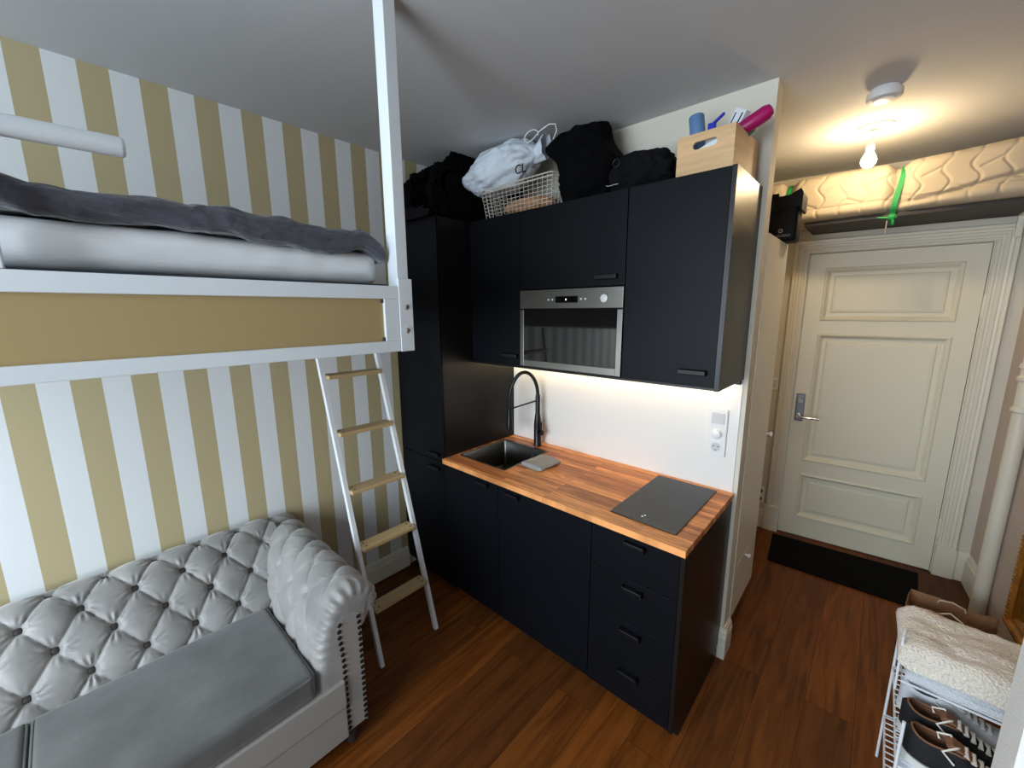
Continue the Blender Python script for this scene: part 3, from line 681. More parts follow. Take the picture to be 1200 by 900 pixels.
# ------------------------------------------------------------------ ladder
t=thing('ladder','white metal ladder with pine treads leaning under the loft bed','ladder',(.03,-1.07,0))
L=tuple(t.location)
def lad(z,side): # side 0 left 1 right
    x=.18-.19*z
    yl=-1.203-.035*z; yr=-.868-.058*z
    return Vector((x,yl if side==0 else yr,z))
for sd in (0,1):
    mb=MB(); p0,p1=lad(.0,sd),lad(1.62,sd)
    dirv=(p1-p0).normalized(); ax=Vector((0,1,0)); ax=(ax-dirv*ax.dot(dirv)).normalized(); bx=dirv.cross(ax)
    def ringat(p,w1,w2): return [p+ax*sx*w1+bx*sz*w2 for sx,sz in ((-1,-1),(1,-1),(1,1),(-1,1))]
    A=[mb.b.verts.new(q) for q in ringat(p0+dirv*.004,.010,.0125)]; B=[mb.b.verts.new(q) for q in ringat(p1,.010,.0125)]
    for v_ in A: v_.co.z=max(.001,v_.co.z)
    for k in range(4): mb.b.faces.new((A[k],A[(k+1)%4],B[(k+1)%4],B[k]))
    mb.b.faces.new(A[::-1]); mb.b.faces.new(B); at(t,mb,'side_rail','white_metal')
for z in (1.452,1.178,.896,.612,.300):
    a,b=lad(z,0),lad(z,1)
    ang=math.atan2(b.y-a.y,b.x-a.x)
    mb=MB().box(a.x-.036,a.x+.042,a.y+.0115,b.y-.0115,z-.010,z+.010,bev=.004,seg=3)
    tr_=at(t,mb,'tread','pine')
    for yy in (a.y+.035,b.y-.035):
        for xx in (a.x-.014,a.x+.022): sub(tr_,L,MB().lathe([(.005,.0),(.005,.0006)],(xx,yy,z+.0101),'z',12),'screw','slot')

# ------------------------------------------------------------------ chesterfield sofa
t=thing('chesterfield_sofa','grey velvet chesterfield sofa with deep button tufting under the loft bed','sofa',(0,-2.3,0))
L=tuple(t.location)
def resample(pts,n):
    P_=[Vector((a,b)) for a,b in pts]
    # Catmull-Rom dense then arc-length
    D=[]
    for i in range(len(P_)-1):
        p0=P_[max(i-1,0)];p1=P_[i];p2=P_[i+1];p3=P_[min(i+2,len(P_)-1)]
        for k in range(20):
            s=k/20; D.append(.5*((2*p1)+(p2-p0)*s+(2*p0-5*p1+4*p2-p3)*s*s+(3*p1-p0-3*p2+p3)*s**3))
    D.append(P_[-1]); acc=[0]
    for a,b in zip(D,D[1:]): acc.append(acc[-1]+(b-a).length)
    T=acc[-1]; out=[]; j=0
    for k in range(n):
        s=T*k/(n-1)
        while j<len(acc)-2 and acc[j+1]<s: j+=1
        f=(s-acc[j])/max(1e-9,acc[j+1]-acc[j]); out.append((D[j].lerp(D[j+1],max(0,min(1,f))),s))
    res=[]
    for k in range(n):
        a=out[max(k-1,0)][0]; b=out[min(k+1,n-1)][0]; tv=(b-a).normalized(); res.append((out[k][0],Vector((tv.y,-tv.x)),out[k][1]))
    return res,T
def tuft(s,t_,a,b,s0,t0):
    p=(s-s0)/a+(t_-t0)/b; q=(s-s0)/a-(t_-t0)/b
    h=(abs(math.sin(PI*p))*abs(math.sin(PI*q)))**.30
    # nearest button
    pi,qi=round(p),round(q); bs=s0+a*(pi+qi)/2; bt=t0+b*(pi-qi)/2
    dx,dy=s-bs,t_-bt; r=math.hypot(dx,dy); an=math.atan2(dy,dx)
    pit=math.exp(-(r/.016)**2)
    wr=math.cos(an*13+3*math.sin(pi*2.1+qi))*math.exp(-((r-.034)/.018)**2)*(.55+.45*math.sin(an*2+pi+2*qi))
    cre=math.exp(-(min(abs(p-pi),abs(q-qi))/.05)**2)
    return h,pit,wr,cre
SA,SB=.1515,.228
back=[(-.05,.36),(-.075,.42),(-.105,.49),(-.15,.55),(-.195,.61),(-.255,.678),(-.305,.712),(-.36,.722),(-.405,.705),(-.43,.66),(-.432,.58),(-.432,.10)]
R1,T1=resample(back,230)
# arc position of row T1 (x -.255)
t0=min(R1,key=lambda q:(q[0]-Vector((-.255,.678))).length)[2]
ys,ye=-3.13,-1.47; nS=420
mb=MB(); rows=[]
btn=[]
for i in range(nS+1):
    y=ys+(ye-ys)*i/nS; row=[]
    for P_,Nn,s in R1:
        h,pit,wr,cre=tuft(y,s,SA,SB,-1.694,t0)
        m_=sm(0,.05,s)*(1-sm(t0+.13,t0+.18,s))
        d=m_*(.024*h-.016*pit-.0042*wr+.003*nz(y*14,s*14))+ (1-m_)*.014
        n2=Nn  # outward
        q=P_+n2*(d-.012); row.append(mb.b.verts.new((q.x,y,q.y)))
    rows.append(row)
for A,B in zip(rows,rows[1:]):
    for k in range(len(A)-1): mb.b.faces.new((A[k],A[k+1],B[k+1],B[k]))
mb.b.faces.new(rows[0]); mb.b.faces.new(rows[-1][::-1])
backo=at(t,mb,'backrest','velvet',smooth=True,angle=70)
def prof_at(R_,s):
    return min(R_,key=lambda q:abs(q[2]-s))
def buttons(par,R_,t0,s_start,s_list,mapf,off=-.010):
    for s,row in s_list:
        P_,Nn,_=prof_at(R_,t0+row*SB/2)
        n2=Nn
        c,nn=mapf(s,P_+n2*(-.0165),n2)
        mb=MB(); bmesh.ops.create_icosphere(mb.b,subdivisions=3,radius=1)
        zax=nn.normalized(); rot=zax.to_track_quat('Z','Y').to_matrix()
        for v in mb.b.verts: v.co=c+rot@Vector((v.co.x*.0140,v.co.y*.0140,v.co.z*.0065))
        sub(par,L,mb,'button','button',smooth=True,angle=80)
lst=[]
for row,shift in ((0,0),(-1,.5),(-2,0),(1,.5)):
    for k in range(0,6):
        y=-1.694-SA*(k-shift)-(0 if not shift else .0)
        if shift: y=-1.694-SA*(k-.5)
        if -2.42<y<-1.55: lst.append((y,row))
buttons(backo,R1,t0,0,lst,lambda s,P_,n2:(Vector((P_.x,s,P_.y)),Vector((n2.x,0,n2.y))))
# arms: profile in (y,z), extruded along x
def arm(sign,yc,detail):
    prof=[(-1.592,.30),(-1.590,.42),(-1.578,.52),(-1.552,.60),(-1.515,.665),(-1.462,.703),(-1.405,.702),(-1.352,.672),(-1.328,.622),(-1.345,.572),(-1.385,.545),(-1.412,.53),(-1.418,.48),(-1.418,.09)]
    n=230 if detail else 60; m=260 if detail else 40
    R_,T=resample([(a,b) for a,b in prof],n)
    x0,x1=-.425,.446
    ta=min(R_,key=lambda q:(q[0]-Vector((-1.462,.703))).length)[2]
    mb=MB(); rows=[]
    for i in range(m+1):
        x=x0+(x1-x0)*i/m; row=[]
        e=x1-x; rr=.045; q_=max(0,1-e/rr); shr=rr*(1-math.sqrt(max(0,1-q_*q_)))*.75
        for P_,Nn,s in R_:
            h,pit,wr,cre=tuft(x+.022*nz(x*6,s*6,9),s+.02*nz(x*7,s*5,19),.148,.20,.30,ta)
            m_=sm(.02,.08,s)*(1-sm(ta+.16,ta+.24,s))*sm(.05,.15,e)
            # gathered pleats at the front of the roll
            pl_=.005*math.sin(s*150+2*nz(s*9,1))*sm(.09,.03,e)*(1-sm(ta+.26,ta+.30,s))*sm(.1,.2,s)
            inner=(1-sm(ta+.26,ta+.30,s))
            d=m_*(.014*h-.007*pit-.0015*wr)+(1-m_)*.010*inner+.005*nz(x*9,s*9,3)*inner+pl_-shr*inner
            q=P_-Nn*(d-.010*inner); row.append(mb.b.verts.new((x,q.x,q.y)))
        rows.append(row)
    for A,B in zip(rows,rows[1:]):
        for k in range(len(A)-1): mb.b.faces.new((A[k],A[k+1],B[k+1],B[k]))
    mb.b.faces.new(rows[0]); mb.b.faces.new(rows[-1][::-1])
    if sign<0:
        for v in mb.b.verts: v.co.y=-4.6-v.co.y
    a=at(t,mb,'arm','velvet',smooth=True,angle=70)
    f=lambda y: y if sign>0 else -4.6-y
    # front panel with nailheads
    pan=[(-1.500,.10),(-1.500,.40),(-1.508,.54),(-1.504,.595),(-1.480,.615),(-1.440,.612),(-1.416,.59),(-1.414,.50),(-1.417,.10)]
    pm=MB(); pm.prism([(f(a_),b_) for a_,b_ in pan],(.428,.447),'x')
    p=at(t,pm,'arm_front_panel','velvet_panel')
    for line in ([(-1.494,.115),(-1.494,.40),(-1.502,.54),(-1.498,.585)],[(-1.424,.115),(-1.422,.50),(-1.424,.58)]):
        Rl,Tl=resample(line,19)
        nl=MB()
        for P_,_,_ in Rl: nl.lathe([(.0085,0),(.0076,.0035),(.0035,.006)],(.447,f(P_.x),P_.y),'x',10)
        sub(p,L,nl,'nailhead_trim','nail',smooth=True)
    return a
arm(1,0,True); arm(-1,0,False)
# seat cushions
def cushion(y0,y1,x0,x1,z0,z1,nm,label=None):
    mb=MB(); r=.022
    N1=56
    def f(p):
        u=(p.x-x0)/(x1-x0); v=(p.y-y0)/(y1-y0)
        q=p.copy()
        cr=max(0,math.sin(PI*max(0,min(1,u))))**.4*max(0,math.sin(PI*max(0,min(1,v))))**.4
        if p.z>(z0+z1)/2: q.z+=.010*cr-.004+.0025*nz(p.x*9,p.y*9)
        q.x+=(.005*math.sin(PI*v) if u>.9 else 0); q.z-= .004*nz(p.x*6,p.y*6,4) if p.z<(z0+z1)/2 else 0
        return q
    cm=slabmesh(x0,x1,y0,y1,z0,z1,r,40,70,f)
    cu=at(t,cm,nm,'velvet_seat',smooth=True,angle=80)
    pm=MB()
    for z,inset in ((z1-.010,.003),(z0+.010,.003)):
        ps=[f(Vector(q)) for q in sq(x0+inset,x1-inset,y0+inset,y1-inset,z,.022,8)]
        # add intermediate points
        D=[]
        for a_,b_ in zip(ps,ps[1:]+ps[:1]):
            k=max(1,int((b_-a_).length/.03)); D+=[a_.lerp(b_,i/k) for i in range(k)]
        pm.tube(D,.0042,8,closed=True)
    sub(cu,L,pm,'piping','velvet_seat',smooth=True,angle=80)
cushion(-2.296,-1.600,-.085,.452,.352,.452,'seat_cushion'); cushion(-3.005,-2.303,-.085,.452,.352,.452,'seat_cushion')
at(t,box(-.43,.462,-3.10,-1.50,.235,.349,bev=.006),'seat_rail','velvet_panel')
at(t,box(-.43,.455,-3.10,-1.50,.085,.230,bev=.006),'base','velvet_panel')
for x,y in ((.40,-1.47),(-.38,-1.47),(.40,-3.13),(-.38,-3.13)):
    at(t,MB().lathe([(.018,0),(.024,.03),(.026,.084)],(x,y,.001),'z',16),'foot','slot',smooth=True)

# ------------------------------------------------------------------ hall: shelf board, mattress, straps, bag
t=thing('overhead_shelf','dark brown shelf board above the entrance door','shelf',(1.8,1.4,2.27))
bd=MB(); bd.prism([(1.40,1.19),(rwx(1.19)-.004,1.19),(rwx(1.66)-.004,1.66),(1.47,1.603),(1.40,1.60)],(2.27,2.291),'z')
at(t,bd,'board','board')
hk=MB(); hk.box(2.30,2.335,1.25,1.62,2.262,2.2695); hk.box(2.30,2.335,1.60,1.63,2.20,2.268)
hk=MB(); hk.prism([(1.62,2.15),(1.635,2.15),(1.635,2.268),(1.36,2.268),(1.36,2.26),(1.605,2.26)],(2.33,2.355),'x')
at(t,hk,'bracket','trim')
def dq(p):
    # p in sweep frame: x->depth(y world), y->length (x world), z up
    X=p.y; q=p.copy()
    front=sm(1.36,1.16,p.x)
    c=math.exp(-((X-1.812)/.035)**2)+math.exp(-((X-1.305)/.035)**2)
    if p.x<1.36: q.x+=.038*c-.012*nz(X*5,p.z*4)
    rgt=sm(1.85,2.3,X)
    q.z+=(.018*rgt*(p.z-2.29)/.25) - .028*c*sm(2.40,2.52,p.z)
    # quilting: curved channels on the front and top
    kx=X/.105+.17*math.sin(p.z*46+1); g=math.exp(-((kx-round(kx))/.07)**2)
    kz=(p.z+.016*math.cos(X*2*PI/.21))/.088; g2=math.exp(-((kz-round(kz))/.085)**2)*sm(.15,.6,math.sin(X*PI/.105+round(kz)*PI))
    if p.x<1.4: q.x+=.0065*max(g,g2)
    # folded lower lip sags in front of the board
    if p.z<2.36 and p.x<1.19:
        q.x-=.006*math.sin((p.z-2.29)*60); 
    # long crease along the right part
    cr=math.exp(-((p.z-(2.335+.055*rgt))/.012)**2)*sm(1.80,1.86,X)
    if p.x<1.3: q.x+=.022*cr
    return q
mm=slabmesh(1.135,1.59,1.03,2.415,2.2935,2.555,.055,40,420,dq,ns=46)
for v in mm.b.verts: v.co=Vector((v.co.y,v.co.x,v.co.z))
o=mm.build('rolled_mattress','mattress',smooth=True,angle=80); tag(o,'cream quilted mattress strapped on the shelf above the door','mattress')
for v in o.data.vertices:   # follow the slanted end wall and the turned door wall
    if v.co.x>rwx(v.co.y)-.01: v.co.x=rwx(v.co.y)-.01
def strap(xt,xb,name,label,w=.0125,tail=False):
    t=thing(name,label,'strap',(xt,1.15,2.29),group=None)
    L=tuple(t.location)
    path=[(1.59,2.548),(1.45,2.542),(1.30,2.540),(1.215,2.534),(1.185,2.520),(1.158,2.49),(1.152,2.42),(1.152,2.35),(1.160,2.31),(1.180,2.287),(1.192,2.266),(1.30,2.265),(1.50,2.265)]
    mb=MB(); P_,T=resample(path,70)
    A=[];B=[];A2=[];B2=[]
    for (p,nn,s) in P_:
        f=sm(2.53,2.29,p.y); x=xt+(xb-xt)*f; pp_=p+Vector((nn.x,nn.y))*.0; q2=p-nn*.0016
        A.append(mb.b.verts.new((x-w,p.x,p.y)));B.append(mb.b.verts.new((x+w,p.x,p.y)));A2.append(mb.b.verts.new((x-w,q2.x,q2.y)));B2.append(mb.b.verts.new((x+w,q2.x,q2.y)))
    for k in range(len(A)-1):
        for (c1,c2) in ((A,B),(B,B2),(B2,A2),(A2,A)): mb.b.faces.new((c1[k],c2[k],c2[k+1],c1[k+1]))
    at(t,mb,'webbing','green')
    if tail:
        kn=blobmesh=MB(); bmesh.ops.create_icosphere(kn.b,subdivisions=3,radius=1)
        for v in kn.b.verts:
            k=1+.25*noise.noise(v.co*2.5); v.co=Vector((xb+v.co.x*.022*k,1.152+v.co.y*.012*k,2.262+v.co.z*.016*k))
        kn.tube([(xb-.01,1.15,2.262),(xb-.04,1.15,2.262),(xb-.065,1.155,2.268)],[.005,.006,.004],8)
        kn.tube([(xb,1.15,2.258),(xb+.008,1.15,2.235),(xb+.006,1.15,2.222)],[.007,.007,.004],8)
        at(t,kn,'knot','green',smooth=True)
        at(t,MB().tube([(xb-.018,1.15,2.245),(xb-.019,1.15,2.175)],.0045,10),'metal_hook','chrome',smooth=True)
strap(1.832,1.808,'lashing_strap','green strap around the middle of the strapped mattress, knotted below',tail=True)
strap(1.305,1.30,'lashing_strap','green strap near the left end of the strapped mattress, behind the black bag')
# black toiletry bag on top of the hall cabinet
t=thing('black_bag','small black bag with a round logo on top of the hall cabinet','bag',(1.41,.50,2.092))
L=tuple(t.location)
def bagd(p):
    q=p.copy(); q.x+=.006*nz(p.y*20,p.z*14); q.y+=.004*nz(p.x*20,p.z*14,3)
    return q
bm_=slabmesh(1.348,1.476,.43,.56,2.095,2.27,.018,10,16,lambda p:p)
bm_.b.free(); bm_=MB(); bm_.box(1.348,1.474,.43,.56,2.093,2.272,bev=.014,seg=4); bb=at(t,bm_,'body','outergrey',smooth=True)
fl=MB(); fl.prism([(1.344,2.225),(1.342,2.30),(1.360,2.322),(1.385,2.322),(1.388,2.306),(1.43,2.308),(1.476,2.332),(1.487,2.31),(1.487,2.235),(1.478,2.232),(1.476,2.25),(1.41,2.24)],(.424,.566),'y')
at(t,fl,'folded_top','outergrey')
lg=MB().lathe([(.0105,0),(.0105,-.0005)],(1.408,.4295,2.143),'y',24); lo=at(t,lg,'logo_disc','logo')
lg=MB().lathe([(.005,0),(.005,-.0003)],(1.408,.4288,2.143),'y',24); at(t,lg,'logo_centre','outergrey')
text('lettering','QUALIERO',.0165,'logo',t,(1.410-1.41,.4293-.50,2.119-2.092),(math.radians(90),0,0),ext=.0002)
o=MB().box(1.4765,1.505,.45,.55,2.11,2.20,bev=.004).build('plastic_box','clear'); 
o.location=(0,0,0); bpy.data.objects.remove(o)
# smoke detector
t=thing('smoke_detector','round white smoke detector on the hall ceiling','smoke detector',(1.735,.40,CEIL))
MB().lathe([(.05,-.001),(.052,-.012),(.059,-.014),(.060,-.034),(.056,-.042),(.045,-.046)],(0,0,0),'z',40).build('housing','smoked',t,smooth=True)
MB().lathe([(.038,-.0455),(.038,-.049),(.034,-.050)],(0,0,0),'z',32).build('sensor_cover','white_plastic',t,smooth=True)
# pendant bulb
t=thing('ceiling_bulb','bare glowing light bulb on a short cord in the hall','lamp',(1.70,.86,CEIL))
MB().lathe([(.074,-.001),(.074,-.006),(.068,-.010),(.04,-.012)],(0,0,0),'z',40).build('ceiling_rose','white_plastic',t,smooth=True)
MB().tube([(.01,0,-.012),(.012,0,-.03),(0,0,-.045),(-.012,0,-.06),(-.012,0,-.075)],.003,8).build('cord','white_plastic',t,smooth=True)
MB().lathe([(.006,-.066),(.016,-.070),(.018,-.078),(.018,-.108),(.0155,-.112)],(-.012,0,0),'z',24).build('lamp_holder','white_plastic',t,smooth=True)
MB().lathe([(.0135,-.112),(.015,-.118),(.022,-.130),(.030,-.147),(.0315,-.160),(.028,-.176),(.018,-.187),(.006,-.191)],(-.012,0,0),'z',32).build('bulb','bulbglass',t,smooth=True)
# doormat
o=MB(); a=[(1.39,1.50),(1.425,1.10),(2.192,1.13),(2.215,1.575)]
o.prism([(1.385,1.515),(1.425,1.10),(2.19,1.125),(2.21,1.585)],(.001,.012),'z')
tag(o.build('doormat','mat'),'black doormat in front of the entrance door','doormat')

# ------------------------------------------------------------------ gilt mirror hung on the hall right wall
def mp(y,z,d):   # point on the right wall, d metres in front
    return Vector((rwx(y)-d,y-.09*d,z))
t=thing('gilt_mirror','mirror in an ornate gold frame on the hall right wall','mirror',mp(.3,.9,0)); L=tuple(t.location)
my0,my1,mz0,mz1=-.35,.945,.20,1.60
fp=[(0,.0),(0,.022),(.010,.034),(.022,.030),(.030,.040),(.050,.040),(.058,.026),(.072,.022),(.085,.012),(.085,0)]
fm=MB(); cs=[]
for (y,z,sy,sz) in ((my1,mz0,-1,1),(my1,mz1,-1,-1),(my0,mz1,1,-1),(my0,mz0,1,1)):
    cs.append([fm.b.verts.new(mp(y+sy*a_,z+sz*a_,d_+.002)) for a_,d_ in fp])
for A,B in zip(cs,cs[1:]+cs[:1]):
    for k in range(len(fp)): fm.b.faces.new((A[k],A[(k+1)%len(fp)],B[(k+1)%len(fp)],B[k]))
fo=at(t,fm,'frame','oldgold')
bd=MB()
def bead(y,z,r=.0075):
    c=mp(y,z,.042); bmesh.ops.create_icosphere(bd.b,subdivisions=1,radius=r,matrix=Matrix.Translation(c))
n=int((mz1-mz0)/.021)
for k in range(n): bead(my1-.04,mz0+.045+k*.021)
n=int((my1-my0)/.021)
for k in range(n-3): bead(my1-.045-k*.021,mz0+.04)
sub(fo,L,bd,'beading','oldgold',smooth=True,angle=80)
gm=MB(); gm.b.faces.new([gm.b.verts.new(mp(y,z,.013)) for y,z in ((my0+.083,mz0+.083),(my1-.083,mz0+.083),(my1-.083,mz1-.083),(my0+.083,mz1-.083))])
at(t,gm,'glass','mirror')

# ------------------------------------------------------------------ paper bag on the floor
t=thing('paper_bag','open brown paper bag on the floor between the doormat and the towels','bag',(2.27,.80,0),(0,0,math.radians(-8)))
hw,hd,hh=.15,.085,.235
pb=MB()
def zig(u): return .012*math.sin(u*60)
ring_b=[(-hw,-hd),(hw,-hd),(hw,hd),(-hw,hd)]
outer=[];top=[]
per=[]
for (x0,y0),(x1,y1) in zip(ring_b,ring_b[1:]+ring_b[:1]):
    for k in range(10): f=k/10; per.append((x0+(x1-x0)*f,y0+(y1-y0)*f))
def bagp(i,h,ins=0):
    x,y=per[i%len(per)]; k=1-ins/.15
    wob=.010*nz(x*12,y*12,h*5); zt=hh+.03*nz(x*9,y*9,8)
    return Vector((x*k*(1+.05*h)+wob,y*(1-ins/.085)*(1+.12*h)+wob,.001+ins+(zt)*h))
n=len(per)
V1=[[pb.b.verts.new(bagp(i,h)) for i in range(n)] for h in (0,.25,.5,.75,1)]
V2=[[pb.b.verts.new(bagp(i,h,.003)) for i in range(n)] for h in (1,.5,.02)]
seq=V1+V2
for A,B in zip(seq,seq[1:]):
    for k in range(n): pb.b.faces.new((A[k],A[(k+1)%n],B[(k+1)%n],B[k]))
pb.b.faces.new(V1[0][::-1]); pb.b.faces.new(V2[-1]); pb.build('bag_body','kraft',t)
for sy in (-1,1): MB().tube([(-.05,sy*.080,.215),(-.045,sy*.075,.235),(0,sy*.06,.255),(.045,sy*.075,.235),(.05,sy*.080,.215)],.004,8).build('handle','tissue',t,smooth=True)
o=blob('crumpled_paper',(2.27,.80,.10),(.11,.055,.10),'darkinside',.15,3,44,sub_=4,flat=.006); tag(o,'dark crumpled contents inside the open paper bag','crumpled paper')
# ------------------------------------------------------------------ shoe rack
RX0,RX1,RY0,RY1=2.025,2.36,-.56,-.10
t=thing('shoe_rack','white wire shoe rack against the hall right side','shoe rack',(2.19,-.33,0)); L=tuple(t.location)
tiers=[.20,.42,.565]
for x,y in ((RX0,RY0),(RX0,RY1),(RX1,RY0),(RX1,RY1)):
    top=.575
    at(t,MB().tube([(x,y,.002),(x,y,top)],.0045,10),'leg','white_metal',smooth=True)
mb=MB(); mb.tube([(RX0-.012,-.36,.52),(RX0-.014,-.36,.715),(RX0-.010,-.33,.725),(RX0-.008,-.30,.70)],.0035,8); at(t,mb,'side_hook','white_metal',smooth=True)
for z in tiers:
    y0=RY0 if z<.5 else -.37
    mb=MB(); mb.tube([(RX0,y0,z),(RX1,y0,z),(RX1,RY1,z),(RX0,RY1,z)],.0042,8,closed=True)
    k=0; y=y0+.025
    while y<RY1-.01: mb.tube([(RX0,y,z+.003),(RX1,y,z+.003)],.0024,6); y+=.028
    at(t,mb,'wire_shelf','white_metal',smooth=True)
# shoes: heel at low x, toe towards +x
def shoe(name,label,loc,rz,upper,lining,sole,Lh=.28,group=None,scl=1,high=1.0):
    t=thing(name,label,'shoe',loc,(0,0,math.radians(rz)),group)
    def wid(u): return (.030+.016*sm(0,.2,u)-.006*math.sin(PI*min(1,u/.75))*sm(.1,.4,u)+.012*sm(.4,.72,u))*math.sqrt(max(.0,1-((max(0,u-.72))/.285)**2))*(math.sqrt(max(.02,1-((max(0,.09-u))/.092)**2)))*scl
    def top(u): return (.072*(1-sm(.30,.80,u))+.036*sm(.30,.8,u)+.012*math.exp(-((u-.03)/.07)**2)+.012*math.exp(-((u-.42)/.12)**2))*high*math.sqrt(max(.06,1-(max(0,u-.82)/.182)**2))
    def op(u): return wid(u)*.74*sm(.02,.09,u)*(1-sm(.40,.52,u))
    nU,nA=44,22
    sh=MB(); rows=[]; lin=MB(); lrows=[]
    for i in range(nU):
        u=i/(nU-1); w=wid(u); h=top(u); o_=op(u); x=Lh*u; row=[]; lrow=[]
        for j in range(nA):
            s=j/(nA-1)*2-1   # -1..1 left rim to right rim passing the bottom
            a=s*PI*.5         # superellipse from rim to bottom
            # angle from top-left rim, around the side to bottom, to the right
            side=math.copysign(1,s) if s else 0; k=abs(s)
            # k=1 at rim/top centre, 0 at bottom centre
            if k<.35: y=side*w*(k/.35)**.8; z=.0
            elif k<.7: f=(k-.35)/.35; y=side*w*(1+.05*math.sin(PI*f)-.10*f); z=h*.62*f
            else: f=min(1,(k-.7)/.3); y=side*(w*.9*(1-f)**.6*1+(o_)*(1-(1-f)**.6)) ; z=h*(.62+.38*math.sin(f*PI/2))
            row.append(sh.b.verts.new((x,y,.022+z)))
            lrow.append(lin.b.verts.new((x+.004*(0.5-u),y*.90,.026+z*(.93) if k<.7 else .022+z*.985)))
        rows.append(row); lrows.append(lrow)
    for A,B in zip(rows,rows[1:]):
        for k in range(nA-1): sh.b.faces.new((A[k],A[k+1],B[k+1],B[k]))
    for i,(A,B) in enumerate(zip(lrows,lrows[1:])):
        if i/(nU-1)>.56: break
        for k in range(nA-1): lin.b.faces.new((A[k],A[k+1],B[k+1],B[k]))
    sh.b.faces.new(rows[0]); bmesh.ops.remove_doubles(sh.b,verts=sh.b.verts[:],dist=1e-4)
    sh.build('upper',upper,t,smooth=True,angle=80)
    lin.build('lining',lining,t,smooth=True,angle=80)
    so=MB(); pts=[]
    for i in range(nU): u=i/(nU-1); pts.append((Lh*u*1.012-.002,wid(u)*1.07+.0015))
    poly=[(x,y) for x,y in pts]+[(x,-y) for x,y in pts[::-1]]
    so.prism(poly,(.001,.026),'z'); so.build('sole',sole,t)
    rimm=MB(); 
    loop=[]
    for i in range(2,24): u=i/(nU-1); loop.append((Lh*u,op(u),.022+top(u)))
    loop2=[(x,-y,z) for x,y,z in loop[::-1]]
    rimm.tube(loop+loop2,.0028,8,closed=True); rimm.build('collar',lining,t,smooth=True,angle=80)
    lc=MB()
    for k in range(6):
        u=.43+k*.055; h=.024+top(u)+.002; w=.020
        lc.tube([(Lh*u,-w,h-.003),(Lh*u+.004,0,h+.003),(Lh*(u+.02),w,h-.003)],.0034,8)
        lc.tube([(Lh*(u+.02),-w,h-.003),(Lh*u+.004,0,h+.002),(Lh*u,w,h-.003)],.0034,8)
    u=.40; h=.026+top(u)
    lc.tube([(Lh*u,0,h),(Lh*u-.02,.018,h+.012),(Lh*u-.045,.024,h-.004),(Lh*u-.04,.012,h-.012)],.003,8)
    lc.tube([(Lh*u,0,h),(Lh*u-.01,-.022,h+.010),(Lh*u-.035,-.034,h-.01),(Lh*u-.01,-.04,h-.03)],.003,8)
    lc.build('lace','lace',t,smooth=True,angle=80)
    tg=MB(); tg.prism([(Lh*.30,.022+top(.30)+.006),(Lh*.34,.022+top(.34)+.018),(Lh*.5,.024+top(.5)+.004),(Lh*.5,.022+top(.5)-.004)],(-.017,.017),'y'); tg.build('tongue',lining if upper!='shoewhite' else upper,t,smooth=True)
    return t
zt=.4275
shoe('lace_up_shoe','black canvas shoe with white laces at the front of the rack, nearest the wire edge',(2.035,-.50,zt),-3,'shoeblack','lining','rubber',scl=.88)
shoe('lace_up_shoe','black canvas shoe behind its partner, before the white sneaker',(2.030,-.40,zt),-3,'shoeblack','lining','rubber',scl=.88)
shoe('sneaker','off-white sneaker with white laces half under the folded towels',(2.030,-.30,zt),-3,'shoewhite','shoewhite','rubber',scl=.88)
tag(blob('plastic_bag',(2.16,-.36,.265),(.11,.13,.055),'whitebag',.25,2.5,61,flat=.207,sub_=4,ridge=.1),'white plastic bag on the lowest tier of the shoe rack','bag')
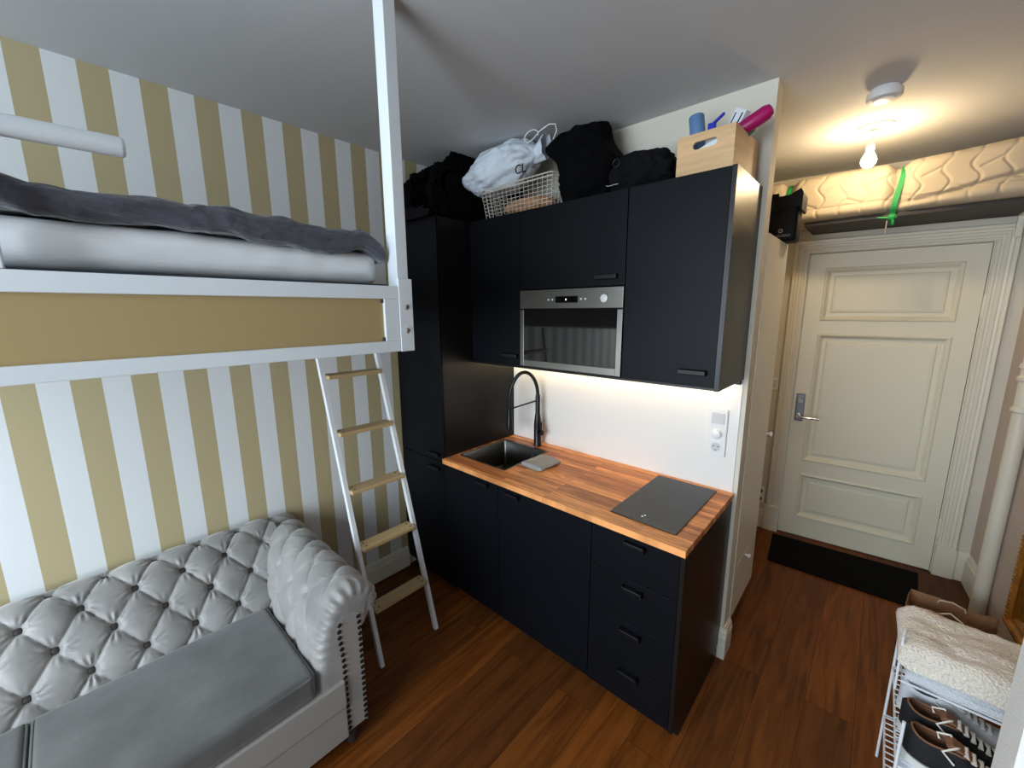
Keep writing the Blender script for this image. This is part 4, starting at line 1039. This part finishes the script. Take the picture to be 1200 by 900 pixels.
# towels: serpentine folded slabs extruded along y
def towel(name,label,x0,x1,y0,y1,z0,layers,th,m,seed,tilt=0):
    path=[]; r=th*.5
    for l in range(layers):
        z=z0+th*.5+l*th
        xs=[x0+r*1.2,x1-r*1.2]
        if l%2==0: xs=xs[::-1]
        n=14
        for k in range(n+1): path.append((xs[0]+(xs[1]-xs[0])*k/n,z))
        if l<layers-1:
            sx=1 if xs[1]>xs[0] else -1
            for a in (-60,-20,20,60): path.append((xs[1]+sx*r*1.2*math.cos(math.radians(a)),z+th*.5+th*.5*math.sin(math.radians(a))))
    # offset both sides
    P_=[Vector(p) for p in path]; N_=[]
    for i in range(len(P_)):
        tv=(P_[min(i+1,len(P_)-1)]-P_[max(i-1,0)]).normalized(); N_.append(Vector((-tv.y,tv.x)))
    h=th*.46
    outl=[P_[i]+N_[i]*h for i in range(len(P_))]+[P_[i]-N_[i]*h for i in range(len(P_)-1,-1,-1)]
    mb=MB(); rows=[]; ny=26
    zc_=z0+layers*th/2
    for j in range(ny+1):
        v=j/ny; y=y0+(y1-y0)*v; row=[]
        e=min(v,1-v)*(y1-y0); q_=max(0,1-e/.03); ts=1-.35*q_*q_
        for p in outl:
            dz=.010*nz(p.x*7,y*9,seed)+.007*abs(nz(p.x*9+y*14,y*16-p.x*5,seed+1))+.003*nz(p.x*40,y*40,seed)
            row.append(mb.b.verts.new((p.x+.008*nz(y*6,p.y*30,seed+2),y+.010*nz(p.x*6,p.y*60,seed+4)*(1 if v<.3 or v>.7 else 0),z0+(p.y-z0)*ts*(1+.0*zc_)+abs(dz)*(p.y-z0)/(layers*th)*1.6)))
        rows.append(row)
    for A,B in zip(rows,rows[1:]):
        for k in range(len(A)): mb.b.faces.new((A[k],A[(k+1)%len(A)],B[(k+1)%len(A)],B[k]))
    for R_ in (rows[0],rows[-1]):
        n=len(P_)
        for k in range(n-1):
            mb.b.faces.new((R_[k],R_[k+1],R_[2*n-2-k],R_[2*n-1-k]))
    o=mb.build(name,m,smooth=True,angle=60); return tag(o,label,'towel')
towel('folded_towel','pale grey-white towel folded beneath the cream towel on the rack',2.035,2.33,-.375,-.125,.5755,3,.015,'towelgrey',3)
towel('folded_towel','thick cream towel folded on top of the stack on the shoe rack',2.02,2.335,-.385,-.105,.625,2,.038,'towel',8)

# ------------------------------------------------------------------ lights
def area(name,loc,rot,sx,sy,power,col):
    l=bpy.data.lights.new(name,'AREA'); l.shape='RECTANGLE'; l.size=sx; l.size_y=sy; l.energy=power; l.color=col
    o=bpy.data.objects.new(name,l); COL.objects.link(o); o.location=loc; o.rotation_euler=rot; return o
area('window_daylight',(wxm,FY0-.12,(wz0+wz1)/2),(math.radians(90),0,0),wx1-wx0,wz1-wz0,170,(.78,.90,1.0))
w=bpy.data.worlds.new('world'); S.world=w; w.use_nodes=True
w.node_tree.nodes['Background'].inputs[0].default_value=(.6,.75,1,1); w.node_tree.nodes['Background'].inputs[1].default_value=.5

# ------------------------------------------------------------------ camera
cam=bpy.data.cameras.new('camera'); co=bpy.data.objects.new('camera',cam); COL.objects.link(co)
Rv=Vector((0.740611316911893,0.6719148005261334,-0.005037667710148953)); Uv=Vector((-0.11694250770128725,0.1362743070978026,0.9837447652300612)); Fv=Vector((-0.661679172374774,0.727983388587226,-0.17950169577609557))
mtx=Matrix((( Rv.x,Uv.x,-Fv.x,1.8461369),(Rv.y,Uv.y,-Fv.y,-2.055252),(Rv.z,Uv.z,-Fv.z,1.7617423),(0,0,0,1)))
co.matrix_world=mtx; cam.sensor_width=36; cam.sensor_fit='HORIZONTAL'; cam.lens=475.781/1200*36; cam.clip_start=.02
S.camera=co
S.view_settings.view_transform='Standard'; S.view_settings.look='None'; S.view_settings.gamma=1; S.view_settings.use_curve_mapping=False
S.view_settings.exposure=0.0
